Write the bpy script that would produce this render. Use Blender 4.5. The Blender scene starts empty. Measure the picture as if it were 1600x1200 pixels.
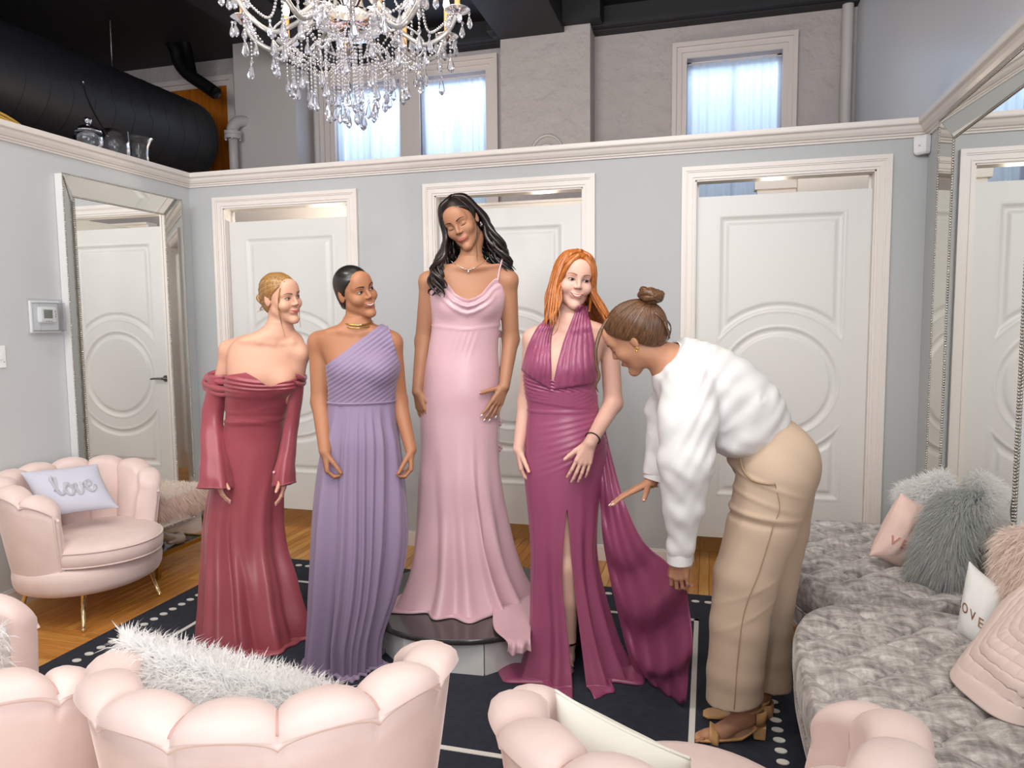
import bpy, bmesh, math, random
import numpy as np
from mathutils import Vector, Matrix
PI = math.pi
rng = np.random.default_rng(7)
random.seed(7)
SC = bpy.context.scene
COL = SC.collection

# ---------------------------------------------------------------- camera
FPX, PITCH, YAW, ROLL, CAMH = 1118.5, .08443, .26883, -.00927, 1.5
_fw = np.array([-math.sin(YAW)*math.cos(PITCH), math.cos(YAW)*math.cos(PITCH), -math.sin(PITCH)])
_r0 = np.array([math.cos(YAW), math.sin(YAW), 0.0])
_u0 = np.cross(_r0, _fw)
_rt = math.cos(ROLL)*_r0 + math.sin(ROLL)*_u0
_up = -math.sin(ROLL)*_r0 + math.cos(ROLL)*_u0
FH = np.array([-math.sin(YAW), math.cos(YAW), 0.0])       # horizontal view direction
RH = _r0                                                  # horizontal right
CAM = np.array([0, 0, CAMH])
cam_data = bpy.data.cameras.new('camera')
cam = bpy.data.objects.new('camera', cam_data); COL.objects.link(cam)
cam.matrix_world = Matrix(((_rt[0], _up[0], -_fw[0], 0), (_rt[1], _up[1], -_fw[1], 0), (_rt[2], _up[2], -_fw[2], CAMH), (0, 0, 0, 1)))
cam_data.sensor_width = 36; cam_data.lens = FPX*36/1600
cam_data.clip_start = .05; cam_data.clip_end = 100
SC.camera = cam

def at(px, py, D):
    """real-world point seen at photo pixel (px,py), D metres ahead of the camera (horizontal distance)"""
    d = (px-800)/FPX*_rt - (py-600)/FPX*_up + _fw
    return CAM + d*(D/(d @ FH))
def on_z(px, py, z=0.0):
    d = (px-800)/FPX*_rt - (py-600)/FPX*_up + _fw
    return CAM + d*((z-CAMH)/d[2])

# ---------------------------------------------------------------- light
SC.view_settings.view_transform = 'Standard'
SC.view_settings.look = 'None'
SC.view_settings.gamma = 1
SC.view_settings.use_curve_mapping = False
SC.view_settings.exposure = -0.08
W = bpy.data.worlds.new('daylight'); SC.world = W; W.use_nodes = True
W.node_tree.nodes['Background'].inputs[0].default_value = (.90, .95, 1.0, 1)
W.node_tree.nodes['Background'].inputs[1].default_value = 0.46

def light(name, kind, loc, target, energy, color=(1, 1, 1), size=.1, size_y=None, spot=None, blend=.3, spread=None):
    d = bpy.data.lights.new(name, kind); o = bpy.data.objects.new(name, d); COL.objects.link(o)
    d.energy = energy; d.color = color
    if kind == 'AREA':
        d.size = size
        if spread: d.spread = math.radians(spread)
        if size_y: d.shape = 'RECTANGLE'; d.size_y = size_y
    else:
        d.shadow_soft_size = size
    if spot: d.spot_size = math.radians(spot); d.spot_blend = blend
    o.location = loc
    o.rotation_euler = (Vector(target)-Vector(loc)).to_track_quat('-Z', 'Y').to_euler()
    return o
WARM = (1, .92, .83)
# the shop's ceiling track heads, out of frame above the camera and the aisle
for i, (x, y, z, tx, ty, tz, e) in enumerate([
        (-2.6, 1.6, 3.7, -2.9, 3.2, .8, 150), (-1.0, 1.2, 3.7, -1.5, 3.0, .9, 150),
        (.3, 1.2, 3.7, -.7, 3.0, .9, 150), (.2, 1.6, 3.7, -3.4, 2.9, 1.1, 150), (.2, 1.9, 3.75, .9, 2.9, .4, 80),
        (-.2, -.2, 3.7, -.4, 1.7, .6, 150), (-2.0, .2, 3.7, -1.4, 1.7, .6, 160)]):
    light('track_spot', 'SPOT', (x, y, z), (tx, ty, tz), e*.42, WARM, .06, spot=92, blend=.6)
light('upper_wall_fill', 'AREA', (-1.3, -1.3, 3.3), (-1.0, 6.7, 3.9), 84, (.98, .97, .96), 5.0, 1.4, spread=95)  # added fill behind the camera, lifts the upper walls; no such source seen
light('left_wall_fill', 'AREA', (.95, -.9, 1.75), (-3.6, 2.9, 1.25), 50, (.95, .97, 1), 1.6, 2.0, spread=100)  # added unseen fill from the right, brightens the left wall
light('overhead_fill', 'AREA', (-1.2, 1.0, 3.85), (-1.2, 1.6, 0), 34, (1, .93, .86), 3.4, 2.4)  # added soft overhead fill; the black ceiling itself reflects next to nothing

# ---------------------------------------------------------------- materials
def lin(c):
    if isinstance(c, str): c = tuple(int(c[i:i+2], 16)/255 for i in (0, 2, 4))
    return tuple(((v/12.92) if v <= .04045 else ((v+.055)/1.055)**2.4) for v in c)
MATS = {}
class NT:
    """tiny node helper"""
    def __init__(s, m): s.t = m.node_tree; s.n = s.t.nodes; s.l = s.t.links; s.b = s.n['Principled BSDF']
    def add(s, typ, **kw):
        n = s.n.new(typ)
        for k, v in kw.items():
            if k.startswith('i_'): n.inputs[k[2:].replace('_', ' ')].default_value = v
            else: setattr(n, k, v)
        return n
    def ln(s, a, b): s.l.new(a, b)
def mat(name, col=(.8, .8, .8), rough=.5, metal=0.0, spec=.5, sheen=0, coat=0, sss=0, emit=None, es=0, var=None, bump=None, trans=0, alpha=1, aniso=0, sheen_rough=.4, sheen_tint=None):
    m = bpy.data.materials.new(name); m.use_nodes = True; k = NT(m); b = k.b
    c = lin(col); b.inputs['Base Color'].default_value = (*c, 1)
    b.inputs['Roughness'].default_value = rough; b.inputs['Metallic'].default_value = metal
    b.inputs['Specular IOR Level'].default_value = spec
    if sheen:
        b.inputs['Sheen Weight'].default_value = sheen; b.inputs['Sheen Roughness'].default_value = sheen_rough
        b.inputs['Sheen Tint'].default_value = (*(lin(sheen_tint) if sheen_tint else c), 1)
    if coat: b.inputs['Coat Weight'].default_value = coat; b.inputs['Coat Roughness'].default_value = .1
    if sss:
        b.inputs['Subsurface Weight'].default_value = sss; b.inputs['Subsurface Radius'].default_value = (.012, .004, .002); b.inputs['Subsurface Scale'].default_value = 1
    if emit is not None: b.inputs['Emission Color'].default_value = (*lin(emit), 1); b.inputs['Emission Strength'].default_value = es
    if trans: b.inputs['Transmission Weight'].default_value = trans
    if alpha < 1: b.inputs['Alpha'].default_value = alpha
    if aniso: b.inputs['Anisotropic'].default_value = aniso
    tc = None
    if var:   # (second colour, scale vec, detail, low, high)
        c2, sc, det, lo, hi = var
        tc = k.add('ShaderNodeTexCoord'); mp = k.add('ShaderNodeMapping'); k.ln(tc.outputs['Object'], mp.inputs[0])
        mp.inputs['Scale'].default_value = sc if isinstance(sc, tuple) else (sc, sc, sc)
        nz = k.add('ShaderNodeTexNoise', i_Scale=1.0, i_Detail=det, i_Roughness=.6); k.ln(mp.outputs[0], nz.inputs['Vector'])
        rp = k.add('ShaderNodeValToRGB'); rp.color_ramp.elements[0].position = lo; rp.color_ramp.elements[1].position = hi
        rp.color_ramp.elements[0].color = (*c, 1); rp.color_ramp.elements[1].color = (*lin(c2), 1)
        k.ln(nz.outputs['Fac'], rp.inputs[0]); k.ln(rp.outputs[0], b.inputs['Base Color'])
    if bump:  # (scale, strength, distance[, detail])
        tc = tc or k.add('ShaderNodeTexCoord')
        mp2 = k.add('ShaderNodeMapping'); k.ln(tc.outputs['Object'], mp2.inputs[0])
        sc = bump[0]; mp2.inputs['Scale'].default_value = sc if isinstance(sc, tuple) else (sc, sc, sc)
        n2 = k.add('ShaderNodeTexNoise', i_Scale=1.0, i_Detail=bump[3] if len(bump) > 3 else 3.0)
        k.ln(mp2.outputs[0], n2.inputs['Vector'])
        bp = k.add('ShaderNodeBump', i_Strength=bump[1], i_Distance=bump[2]); k.ln(n2.outputs['Fac'], bp.inputs['Height']); k.ln(bp.outputs[0], b.inputs['Normal'])
    MATS[name] = m
    return m
M = MATS
mat('wall_paint', 'c6c9cb', .55, bump=(60, .05, .002))
mat('trim_paint', 'e2dbd6', .35)
mat('wall_paint_dimmed', 'b4b7b9', .55, bump=(60, .05, .002))  # wall paint darkened: weaker light on the back wall put into the colour
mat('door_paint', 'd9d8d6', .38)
mat('plaster', 'b3abaa', .75, bump=(8, .8, .05, 6), var=('b1a9a7', 3, 3, .4, .7))
mat('plaster_smooth', 'bfb9b7', .5, bump=(14, .12, .01))
mat('far_trim', 'cfc4c0', .45)
mat('upper_wall', 'd3d7de', .32, bump=((3, 3, .8), .15, .01))
mat('black_ceiling', '17161c', .6)
mat('black_duct', '1d1e24', .5, bump=(260, .35, .002))
mat('duct_seam', '0c0c10', .7)
mat('black_pipe', '0d0d11', .4)
mat('steel_rod', '77777c', .35, metal=1)
mat('grey_pipe', 'b5b0b2', .45, bump=(40, .2, .002))
mat('orange_wood', 'b8690f', .4, var=('8a4a08', (40, 40, 3), 4, .35, .7))
mat('yellow_cable', 'c9a24b', .5)
mat('navy_rug', '20242f', .95, sheen=.3, var=('2b303e', 30, 4, .3, .75), bump=(420, .6, .004))
mat('rug_white', 'dedcd6', .95, bump=(300, .5, .003))
mat('subfloor', '6b3f16', .6)
for i, (c, c2) in enumerate((('d89c4e', 'bb7c36'), ('dfa85c', 'c48a42'), ('cb8d42', 'a96d2e'), ('d4944a', 'b57636'))):
    mat('plank_%d' % i, c, .32, var=(c2, (60, 6, 60), 5, .35, .75), coat=.15)
for i, (c, c2) in enumerate((('d89c4e', 'bb7c36'), ('dfa85c', 'c48a42'), ('cb8d42', 'a96d2e'), ('d4944a', 'b57636'))):
    mat('border_plank_%d' % i, c, .32, var=(c2, (6, 60, 60), 5, .35, .75), coat=.15)
mat('mirror', 'f2f3f1', .015, metal=1)
mat('mirror_bevel', 'd9d8d2', .03, metal=1)
mat('silver_bead', 'b9b5ae', .25, metal=1)
mat('frame_side', 'd6d8d8', .4)
mat('white_plastic', 'eef0f1', .35)
mat('lcd', '5f6a58', .25)
mat('button_grey', 'a7abac', .5)
mat('blush_velvet', 'e8d4cf', .75, sheen=.55, sheen_rough=.35, sheen_tint='fff0ec', var=('dfc7c1', 5, 3, .35, .7))
mat('blush_dark', 'c9a49e', .8, sheen=.3)
mat('gold', 'd9b566', .22, metal=1)
mat('gold_matte', 'a8842c', .35, metal=1)
mat('gold_brush', 'e2cf9f', .2, metal=1)
mat('dark_leg', '17151a', .4)
mat('lavender_cushion', 'c6c7d6', .75, bump=(500, .3, .001))
mat('white_cushion', 'eceeee', .8, bump=(400, .2, .001))
mat('cream_cushion', 'e7e7df', .75, bump=(250, .2, .001))
mat('pink_cushion', 'efd0c6', .85, sheen=.3, bump=(160, .4, .003))
mat('pink_deep', 'c98f85', .85)
mat('pink_quilt', 'edd9d2', .85, sheen=.2)
mat('grey_satin', '9aa3a2', .4)
mat('rose_gold', 'b58a66', .35, metal=1)
mat('sequin', 'f0f1fa', .28, metal=.65, bump=(900, 1, .003, 1))
mat('silver_shoe', 'b9b3ab', .35, metal=.6, bump=(700, .5, .001))
mat('shoe_lining', 'd9d2c4', .7)
mat('granite', '2c2a2b', .2, var=('4a4645', 260, 4, .45, .7), coat=.3)
mat('riser_paint', 'd3d3d1', .5, var=('b9b6b2', 7, 5, .6, .8))
mat('tan_leather', 'c89a68', .45)
mat('tan_heel', 'cfa06e', .5)
mat('glass_clear', 'ffffff', .03, trans=1.0)
mat('candle_sleeve', 'd9a565', .5)
mat('bulb', 'fff4e0', .3, emit='ffe9c8', es=9)

def crystal(name, tint, gl, ior=1.8):
    m = bpy.data.materials.new(name); m.use_nodes = True; nt = m.node_tree; n = nt.nodes; n.clear()
    out = n.new('ShaderNodeOutputMaterial'); g = n.new('ShaderNodeBsdfGlossy'); g.inputs['Roughness'].default_value = .06; g.inputs['Color'].default_value = (.95, .95, 1, 1)
    t = n.new('ShaderNodeBsdfTransparent'); t.inputs['Color'].default_value = (*tint, 1)
    d = n.new('ShaderNodeBsdfTranslucent'); d.inputs['Color'].default_value = (.95, .93, .9, 1)
    d2 = n.new('ShaderNodeBsdfDiffuse'); d2.inputs['Color'].default_value = (.95, .93, .9, 1)
    a = n.new('ShaderNodeAddShader'); mx0 = n.new('ShaderNodeMixShader'); mx0.inputs[0].default_value = .5
    mx1 = n.new('ShaderNodeMixShader'); mx1.inputs[0].default_value = gl
    mx2 = n.new('ShaderNodeMixShader'); fr = n.new('ShaderNodeFresnel'); fr.inputs[0].default_value = ior
    nt.links.new(d.outputs[0], mx0.inputs[1]); nt.links.new(d2.outputs[0], mx0.inputs[2])
    nt.links.new(t.outputs[0], mx1.inputs[1]); nt.links.new(mx0.outputs[0], mx1.inputs[2])
    nt.links.new(fr.outputs[0], mx2.inputs[0]); nt.links.new(mx1.outputs[0], mx2.inputs[1]); nt.links.new(g.outputs[0], mx2.inputs[2])
    nt.links.new(mx2.outputs[0], out.inputs[0]); MATS[name] = m
crystal('crystal', (.93, .95, 1), .20, 1.9)
crystal('crystal_arm', (.95, .93, .9), .34)
crystal('thin_glass', (.97, .98, 1), .03, 1.28)
crystal('clear_plastic', (.95, .96, .97), .10, 1.08)
def pile(name, c, tr=.45):
    m = bpy.data.materials.new(name); m.use_nodes = True; nt = m.node_tree; n = nt.nodes; n.clear(); out = n.new('ShaderNodeOutputMaterial'); d = n.new('ShaderNodeBsdfDiffuse'); t = n.new('ShaderNodeBsdfTranslucent'); x = n.new('ShaderNodeMixShader'); x.inputs[0].default_value = tr
    for q in (d, t): q.inputs['Color'].default_value = (*lin(c), 1)
    nt.links.new(d.outputs[0], x.inputs[1]); nt.links.new(t.outputs[0], x.inputs[2]); nt.links.new(x.outputs[0], out.inputs[0]); MATS[name] = m
for q in (('fur_white', 'ffffff', .55), ('fur_cream', 'faf1ea', .5), ('fur_cream_tip', 'f4e2d8', .5), ('fur_grey', 'cdd0cf'), ('fur_blush', 'fdf1ea', .5)): pile(*q)

def sheer():
    m = bpy.data.materials.new('sheer_curtain'); m.use_nodes = True; nt = m.node_tree; n = nt.nodes; n.clear()
    out = n.new('ShaderNodeOutputMaterial'); t = n.new('ShaderNodeBsdfTransparent'); d = n.new('ShaderNodeBsdfTranslucent'); f = n.new('ShaderNodeBsdfDiffuse')
    d.inputs['Color'].default_value = (.70, .84, 1, 1); f.inputs['Color'].default_value = (.62, .78, 1, 1)
    m1 = n.new('ShaderNodeMixShader'); m1.inputs[0].default_value = .35; m2 = n.new('ShaderNodeMixShader'); m2.inputs[0].default_value = .62
    nt.links.new(d.outputs[0], m1.inputs[1]); nt.links.new(f.outputs[0], m1.inputs[2]); nt.links.new(t.outputs[0], m2.inputs[1]); nt.links.new(m1.outputs[0], m2.inputs[2]); nt.links.new(m2.outputs[0], out.inputs[0])
    MATS['sheer_curtain'] = m
sheer()
def crushed():
    m = mat('crushed_velvet', 'b9b3b1', .45, sheen=.6, sheen_rough=.3, sheen_tint='ffffff'); k = NT(m)
    tc = k.add('ShaderNodeTexCoord'); mp = k.add('ShaderNodeMapping'); mp.inputs['Scale'].default_value = (7, 26, 20); mp.inputs['Rotation'].default_value = (0, 0, .35)
    k.ln(tc.outputs['Object'], mp.inputs[0])
    a = k.add('ShaderNodeTexNoise', i_Scale=1.0, i_Detail=6.0, i_Roughness=.72, i_Distortion=.4); k.ln(mp.outputs[0], a.inputs['Vector'])
    mp2 = k.add('ShaderNodeMapping'); mp2.inputs['Scale'].default_value = (60, 9, 30); k.ln(tc.outputs['Object'], mp2.inputs[0])
    b2 = k.add('ShaderNodeTexNoise', i_Scale=1.0, i_Detail=4.0); k.ln(mp2.outputs[0], b2.inputs['Vector'])
    mx = k.add('ShaderNodeMath', operation='ADD'); ml = k.add('ShaderNodeMath', operation='MULTIPLY'); ml.inputs[1].default_value = .35
    k.ln(b2.outputs['Fac'], ml.inputs[0]); k.ln(a.outputs['Fac'], mx.inputs[0]); k.ln(ml.outputs[0], mx.inputs[1])
    rp = k.add('ShaderNodeValToRGB'); e = rp.color_ramp.elements
    e[0].position = .52; e[0].color = (*lin('7b7675'), 1); e[1].position = .84; e[1].color = (*lin('dad6d4'), 1)
    x = e.new(.66); x.color = (*lin('aba5a3'), 1)
    k.ln(mx.outputs[0], rp.inputs[0]); k.ln(rp.outputs[0], k.b.inputs['Base Color'])
crushed()

# ---------------------------------------------------------------- objects
def mesh(verts, faces, smooth=True):
    me = bpy.data.meshes.new('m')
    me.from_pydata([tuple(map(float, v)) for v in verts], [], [tuple(map(int, f)) for f in faces])
    if smooth: me.polygons.foreach_set('use_smooth', [True]*len(me.polygons))
    me.validate(); me.update()
    return me
class MB:
    """collects shapes, then links them as one mesh object"""
    def __init__(s): s.v = []; s.f = []; s.n = 0
    def add(s, v, f):
        v = np.asarray(v, float); s.v.append(v); s.f += [tuple(int(i)+s.n for i in q) for q in f]; s.n += len(v); return s
    def box(s, a, b):
        x0, y0, z0 = a; x1, y1, z1 = b
        return s.add([(x0, y0, z0), (x1, y0, z0), (x1, y1, z0), (x0, y1, z0), (x0, y0, z1), (x1, y0, z1), (x1, y1, z1), (x0, y1, z1)],
                     [(3, 2, 1, 0), (4, 5, 6, 7), (0, 1, 5, 4), (1, 2, 6, 5), (2, 3, 7, 6), (3, 0, 4, 7)])
    def grid(s, P, cu=False, cv=False, flip=False):
        P = np.asarray(P, float); m, n = P.shape[:2]; f = []
        for i in range(m if cu else m-1):
            for j in range(n if cv else n-1):
                a, b, c, d = i*n+j, i*n+(j+1) % n, ((i+1) % m)*n+(j+1) % n, ((i+1) % m)*n+j
                f.append((a, d, c, b) if flip else (a, b, c, d))
        return s.add(P.reshape(-1, 3), f)
    def tube(s, pts, r, n=8, caps=True, closed=False, flat=None):
        pts = np.asarray(pts, float); k = len(pts); r = np.broadcast_to(np.asarray(r, float), (k,))
        t = np.gradient(pts, axis=0) if not closed else np.roll(pts, -1, 0)-np.roll(pts, 1, 0)
        t /= np.linalg.norm(t, axis=1)[:, None]+1e-12
        ref = np.array([0, 0, 1.]) if abs(t[0][2]) < .9 else np.array([1., 0, 0])
        u = np.cross(t[0], ref); u /= np.linalg.norm(u); U = []
        for i in range(k):
            u = u-t[i]*(u @ t[i]); u /= np.linalg.norm(u)+1e-12; U.append(u)
        U = np.array(U); V = np.cross(t, U); a = np.linspace(0, 2*PI, n, endpoint=False)
        P = pts[:, None]+r[:, None, None]*(np.cos(a)[None, :, None]*U[:, None]+np.sin(a)[None, :, None]*V[:, None])
        n0 = s.n; s.grid(P, cu=closed, cv=True)
        if caps and not closed:
            s.f.append(tuple(n0+j for j in range(n))); s.f.append(tuple(n0+(k-1)*n+j for j in reversed(range(n))))
        return s
    def lathe(s, prof, c=(0, 0, 0), n=24, axis=None):
        prof = np.asarray(prof, float); a = np.linspace(0, 2*PI, n, endpoint=False)
        P = np.stack([prof[:, 0][:, None]*np.cos(a), prof[:, 0][:, None]*np.sin(a), np.repeat(prof[:, 1][:, None], n, 1)], -1)
        if axis is not None:
            q = np.array(Vector((0, 0, 1)).rotation_difference(Vector(axis)).to_matrix()); P = P @ q.T
        return s.grid(P+np.asarray(c, float), cv=True, flip=True)
    def sphere(s, c, r, n=10, m=7, rot=None):
        r = np.broadcast_to(np.asarray(r, float), (3,)); th = np.linspace(0, PI, m); a = np.linspace(0, 2*PI, n, endpoint=False)
        P = np.stack([np.sin(th)[:, None]*np.cos(a), np.sin(th)[:, None]*np.sin(a), np.repeat(np.cos(th)[:, None], n, 1)], -1)*r
        if rot is not None: P = P @ np.asarray(rot).T
        return s.grid(P+np.asarray(c, float), cv=True)
    def prism(s, pts, z0, z1):
        n = len(pts); v = [(*p[:2], z0) for p in pts]+[(*p[:2], z1) for p in pts]
        return s.add(v, [tuple(reversed(range(n))), tuple(range(n, 2*n))]+[(i, (i+1) % n, n+(i+1) % n, n+i) for i in range(n)])
    def verts(s): return np.concatenate(s.v) if s.v else np.zeros((0, 3))
    def build(s, name, m, parent=None, smooth=True, **kw): return obj(name, s.verts(), s.f, m, parent, smooth, **kw)
def autosmooth(o, ang=40):
    bm = bmesh.new(); bm.from_mesh(o.data); a = math.radians(ang)
    for e in bm.edges:
        if len(e.link_faces) == 2 and e.calc_face_angle(0) > a: e.smooth = False
    bm.to_mesh(o.data); bm.free()
def obj(name, v, f, m, parent=None, smooth=True, local=False, sharp=None, kind=None, label=None):
    v = np.asarray(v, float)
    if parent is not None and not local:
        p = parent; off = np.zeros(3)
        while p is not None: off += np.array(p.location); p = p.parent
        v = v-off
    me = mesh(v, f, smooth); o = bpy.data.objects.new(name, me); COL.objects.link(o); me.name = name
    for x in (m if isinstance(m, (list, tuple)) else [m]): me.materials.append(MATS[x])
    if parent is not None: o.parent = parent
    if sharp: autosmooth(o, sharp)
    if kind: o['kind'] = kind
    if label: o['label'] = label
    return o
def thing(name, label, cat, loc=(0, 0, 0), rotz=0, group=None):
    o = bpy.data.objects.new(name, None); COL.objects.link(o); o.empty_display_size = .1
    o.location = loc; o.rotation_euler = (0, 0, rotz); o['label'] = label; o['category'] = cat
    if group: o['group'] = group
    return o
def tag(o, label, cat, group=None):
    o['label'] = label; o['category'] = cat
    if group: o['group'] = group
    return o
def struct(o): o['kind'] = 'structure'; return o
def dup(root, loc, rotz, label, group=None):
    r = root.copy(); COL.objects.link(r); r.location = loc; r.rotation_euler = (0, 0, rotz); r['label'] = label
    if group: r['group'] = group
    for ch in list(root.children):
        c = ch.copy(); COL.objects.link(c); c.parent = r
        for g in list(ch.children):
            d = g.copy(); COL.objects.link(d); d.parent = c
    return r
def bevel(o, w, seg=2):
    md = o.modifiers.new('bevel', 'BEVEL'); md.width = w; md.segments = seg; md.limit_method = 'ANGLE'; md.angle_limit = math.radians(40); return o
def smoothstep(a, b, x):
    t = np.clip((np.asarray(x, float)-a)/(b-a), 0, 1); return t*t*(3-2*t)
def spline(pts, n):
    """Catmull-Rom through pts"""
    pts = np.asarray(pts, float); k = len(pts); P = np.vstack([2*pts[0]-pts[1], pts, 2*pts[-1]-pts[-2]])
    t = np.linspace(0, k-1, n); i = np.clip(t.astype(int), 0, k-2); u = (t-i)[:, None]
    p0, p1, p2, p3 = P[i], P[i+1], P[i+2], P[i+3]
    return .5*(2*p1+(p2-p0)*u+(2*p0-5*p1+4*p2-p3)*u**2+(3*p1-p0-3*p2+p3)*u**3)
# ================================================================ room shell
XL, XR, YB = -3.6, 1.128, 4.42          # left wall, right wall, fitting-room wall
YF, ZC = 6.72, 4.3                      # outer building wall, ceiling
def on_y(px, py, Y):
    d = (px-800)/FPX*_rt - (py-600)/FPX*_up + _fw
    return CAM + d*(Y/d[1])
struct(MB().box((-8, -1.4, -.12), (1.4, 6.9, -.02)).build('floor', 'subfloor', smooth=False))
FLOOR = bpy.data.objects['floor']
def planks():
    def run(x0, x1, y0, y1, along_y, pre):
        w = .0565; n = int(round(((x1-x0) if along_y else (y1-y0))/w))
        cache = {}
        for i in range(n):
            a = (x0 if along_y else y0)+i*w; s, e = (y0, y1) if along_y else (x0, x1); s0 = s
            while s0 < e-.02:
                L = random.choice((.55, .75, .95, 1.2)) if e-s > 1.3 else 9
                s1 = min(e, s0+L)
                if e-s1 < .15: s1 = e
                key = round(s1-s0, 3); k = random.randrange(4)
                if (key, k) not in cache:
                    h = key/2-.0012; q = w/2-.0011
                    mb = MB()
                    a_, b_ = (q, h) if along_y else (h, q)
                    mb.add([(-a_, -b_, -.016), (a_, -b_, -.016), (a_, b_, -.016), (-a_, b_, -.016), (-a_, -b_, -.0012), (a_, -b_, -.0012), (a_, b_, -.0012), (-a_, b_, -.0012),
                            (-a_+.0012, -b_+.0012, 0), (a_-.0012, -b_+.0012, 0), (a_-.0012, b_-.0012, 0), (-a_+.0012, b_-.0012, 0)],
                           [(0, 1, 5, 4), (1, 2, 6, 5), (2, 3, 7, 6), (3, 0, 4, 7), (4, 5, 9, 8), (5, 6, 10, 9), (6, 7, 11, 10), (7, 4, 8, 11), (8, 9, 10, 11)])
                    o = mb.build('plank', pre % k, FLOOR, smooth=False, local=True); cache[(key, k)] = o
                else:
                    o = cache[(key, k)].copy(); COL.objects.link(o)
                c = a+w/2
                o.location = (c, (s0+s1)/2, 0) if along_y else ((s0+s1)/2, c, 0)
                s0 = s1
    run(XL, -2.75, 2.74, 6.0, True, 'plank_%d')
    run(XL, -2.30, 1.95, 2.74, False, 'border_plank_%d')
    run(-2.75, XR, 3.86, 4.75, True, 'plank_%d')
    run(.25, .56, 1.9, 3.86, True, 'plank_%d')
planks()
MB().box((-8, 4.76, -.02), (XR, 6.72, -.002)).build('floorboards_beyond', 'plank_0', FLOOR, smooth=False, kind=None)
MB().box((-8, -1.4, -.02), (XL, 6.72, -.002)).build('floorboards_beyond', 'plank_0', FLOOR, smooth=False)
MB().box((XL, -1.4, -.02), (XR+.2, 1.94, -.002)).build('floorboards_beyond', 'plank_1', FLOOR, smooth=False)
MB().box((.56, 1.94, -.02), (XR+.1, 3.86, -.002)).build('floorboards_beyond', 'plank_1', FLOOR, smooth=False)

struct(MB().box((XL-.12, -1.2, -.02), (XL, YB+.1, 2.56)).build('wall_left', 'wall_paint', smooth=False))
OPEN = [(-3.32, -2.349), (-1.725, -.756), (-.09, .877)]
ZD = 2.326
mb = MB(); x = XL
for a, b in OPEN:
    mb.box((x, YB, -.02), (a, YB+.1, 2.56)); mb.box((a, YB, ZD), (b, YB+.1, 2.56)); x = b
mb.box((x, YB, -.02), (XR, YB+.1, 2.56))
struct(mb.build('wall_back', 'wall_paint_dimmed', smooth=False))
struct(MB().box((XR, -1.2, -.02), (XR+.14, YB+.1, 2.56)).build('wall_right', 'wall_paint', smooth=False))
struct(MB().box((XR+.02, -1.2, 2.56), (XR+.14, YF, ZC)).box((XR+.02, YB+.1, -.02), (XR+.14, YF, 2.56)).build('wall_right_upper', 'upper_wall', smooth=False))
# crown moulding capping the low walls
prof = [(-.11, 2.56), (0, 2.56), (0, 2.483), (.012, 2.483), (.014, 2.492), (.022, 2.496), (.024, 2.503), (.034, 2.508), (.045, 2.522), (.052, 2.537), (.066, 2.545), (.068, 2.552), (.068, 2.574), (-.13, 2.574)]
def crown(name, P, Q, nP, nQ):
    mb = MB(); G = [[(P[0]+nP[0]*o, P[1]+nP[1]*o, z) for o, z in prof], [(Q[0]+nQ[0]*o, Q[1]+nQ[1]*o, z) for o, z in prof]]
    mb.grid(G, cv=True); o = mb.build(name, 'trim_paint', smooth=False); return struct(o)
crown('trim_1', (XL, -1.2), (XL, YB), (1, 0), (1, -1))
crown('trim_2', (XL, YB), (XR, YB), (1, -1), (-1, -1))
crown('trim_3', (XR, YB), (XR, -1.2), (-1, -1), (-1, 0))
def base(name, boxes): 
    mb = MB()
    for a, b, ax in boxes:
        (x0, y0), (x1, y1) = a, b
        mb.box((x0, y0, 0), (x1, y1, .088))
        if ax == 'y': mb.box((x0, y0+.006, .088), (x1, y1, .1))
        elif ax == 'l': mb.box((x0, y0, .088), (x1-.006, y1, .1))
        else: mb.box((x0+.006, y0, .088), (x1, y1, .1))
    return struct(mb.build(name, 'trim_paint', smooth=False))
base('baseboard_back', [((OPEN[0][1]+.075, YB-.016), (OPEN[1][0]-.075, YB), 'y'), ((OPEN[1][1]+.075, YB-.016), (OPEN[2][0]-.075, YB), 'y'), ((OPEN[2][1]+.075, YB-.016), (XR, YB), 'y'), ((XL, YB-.016), (OPEN[0][0]-.075, YB), 'y')])
base('baseboard_left', [((XL, -1.2), (XL+.016, YB-.016), 'l')])
base('baseboard_right', [((XR-.016, -1.2), (XR, YB-.016), 'r')])
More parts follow.
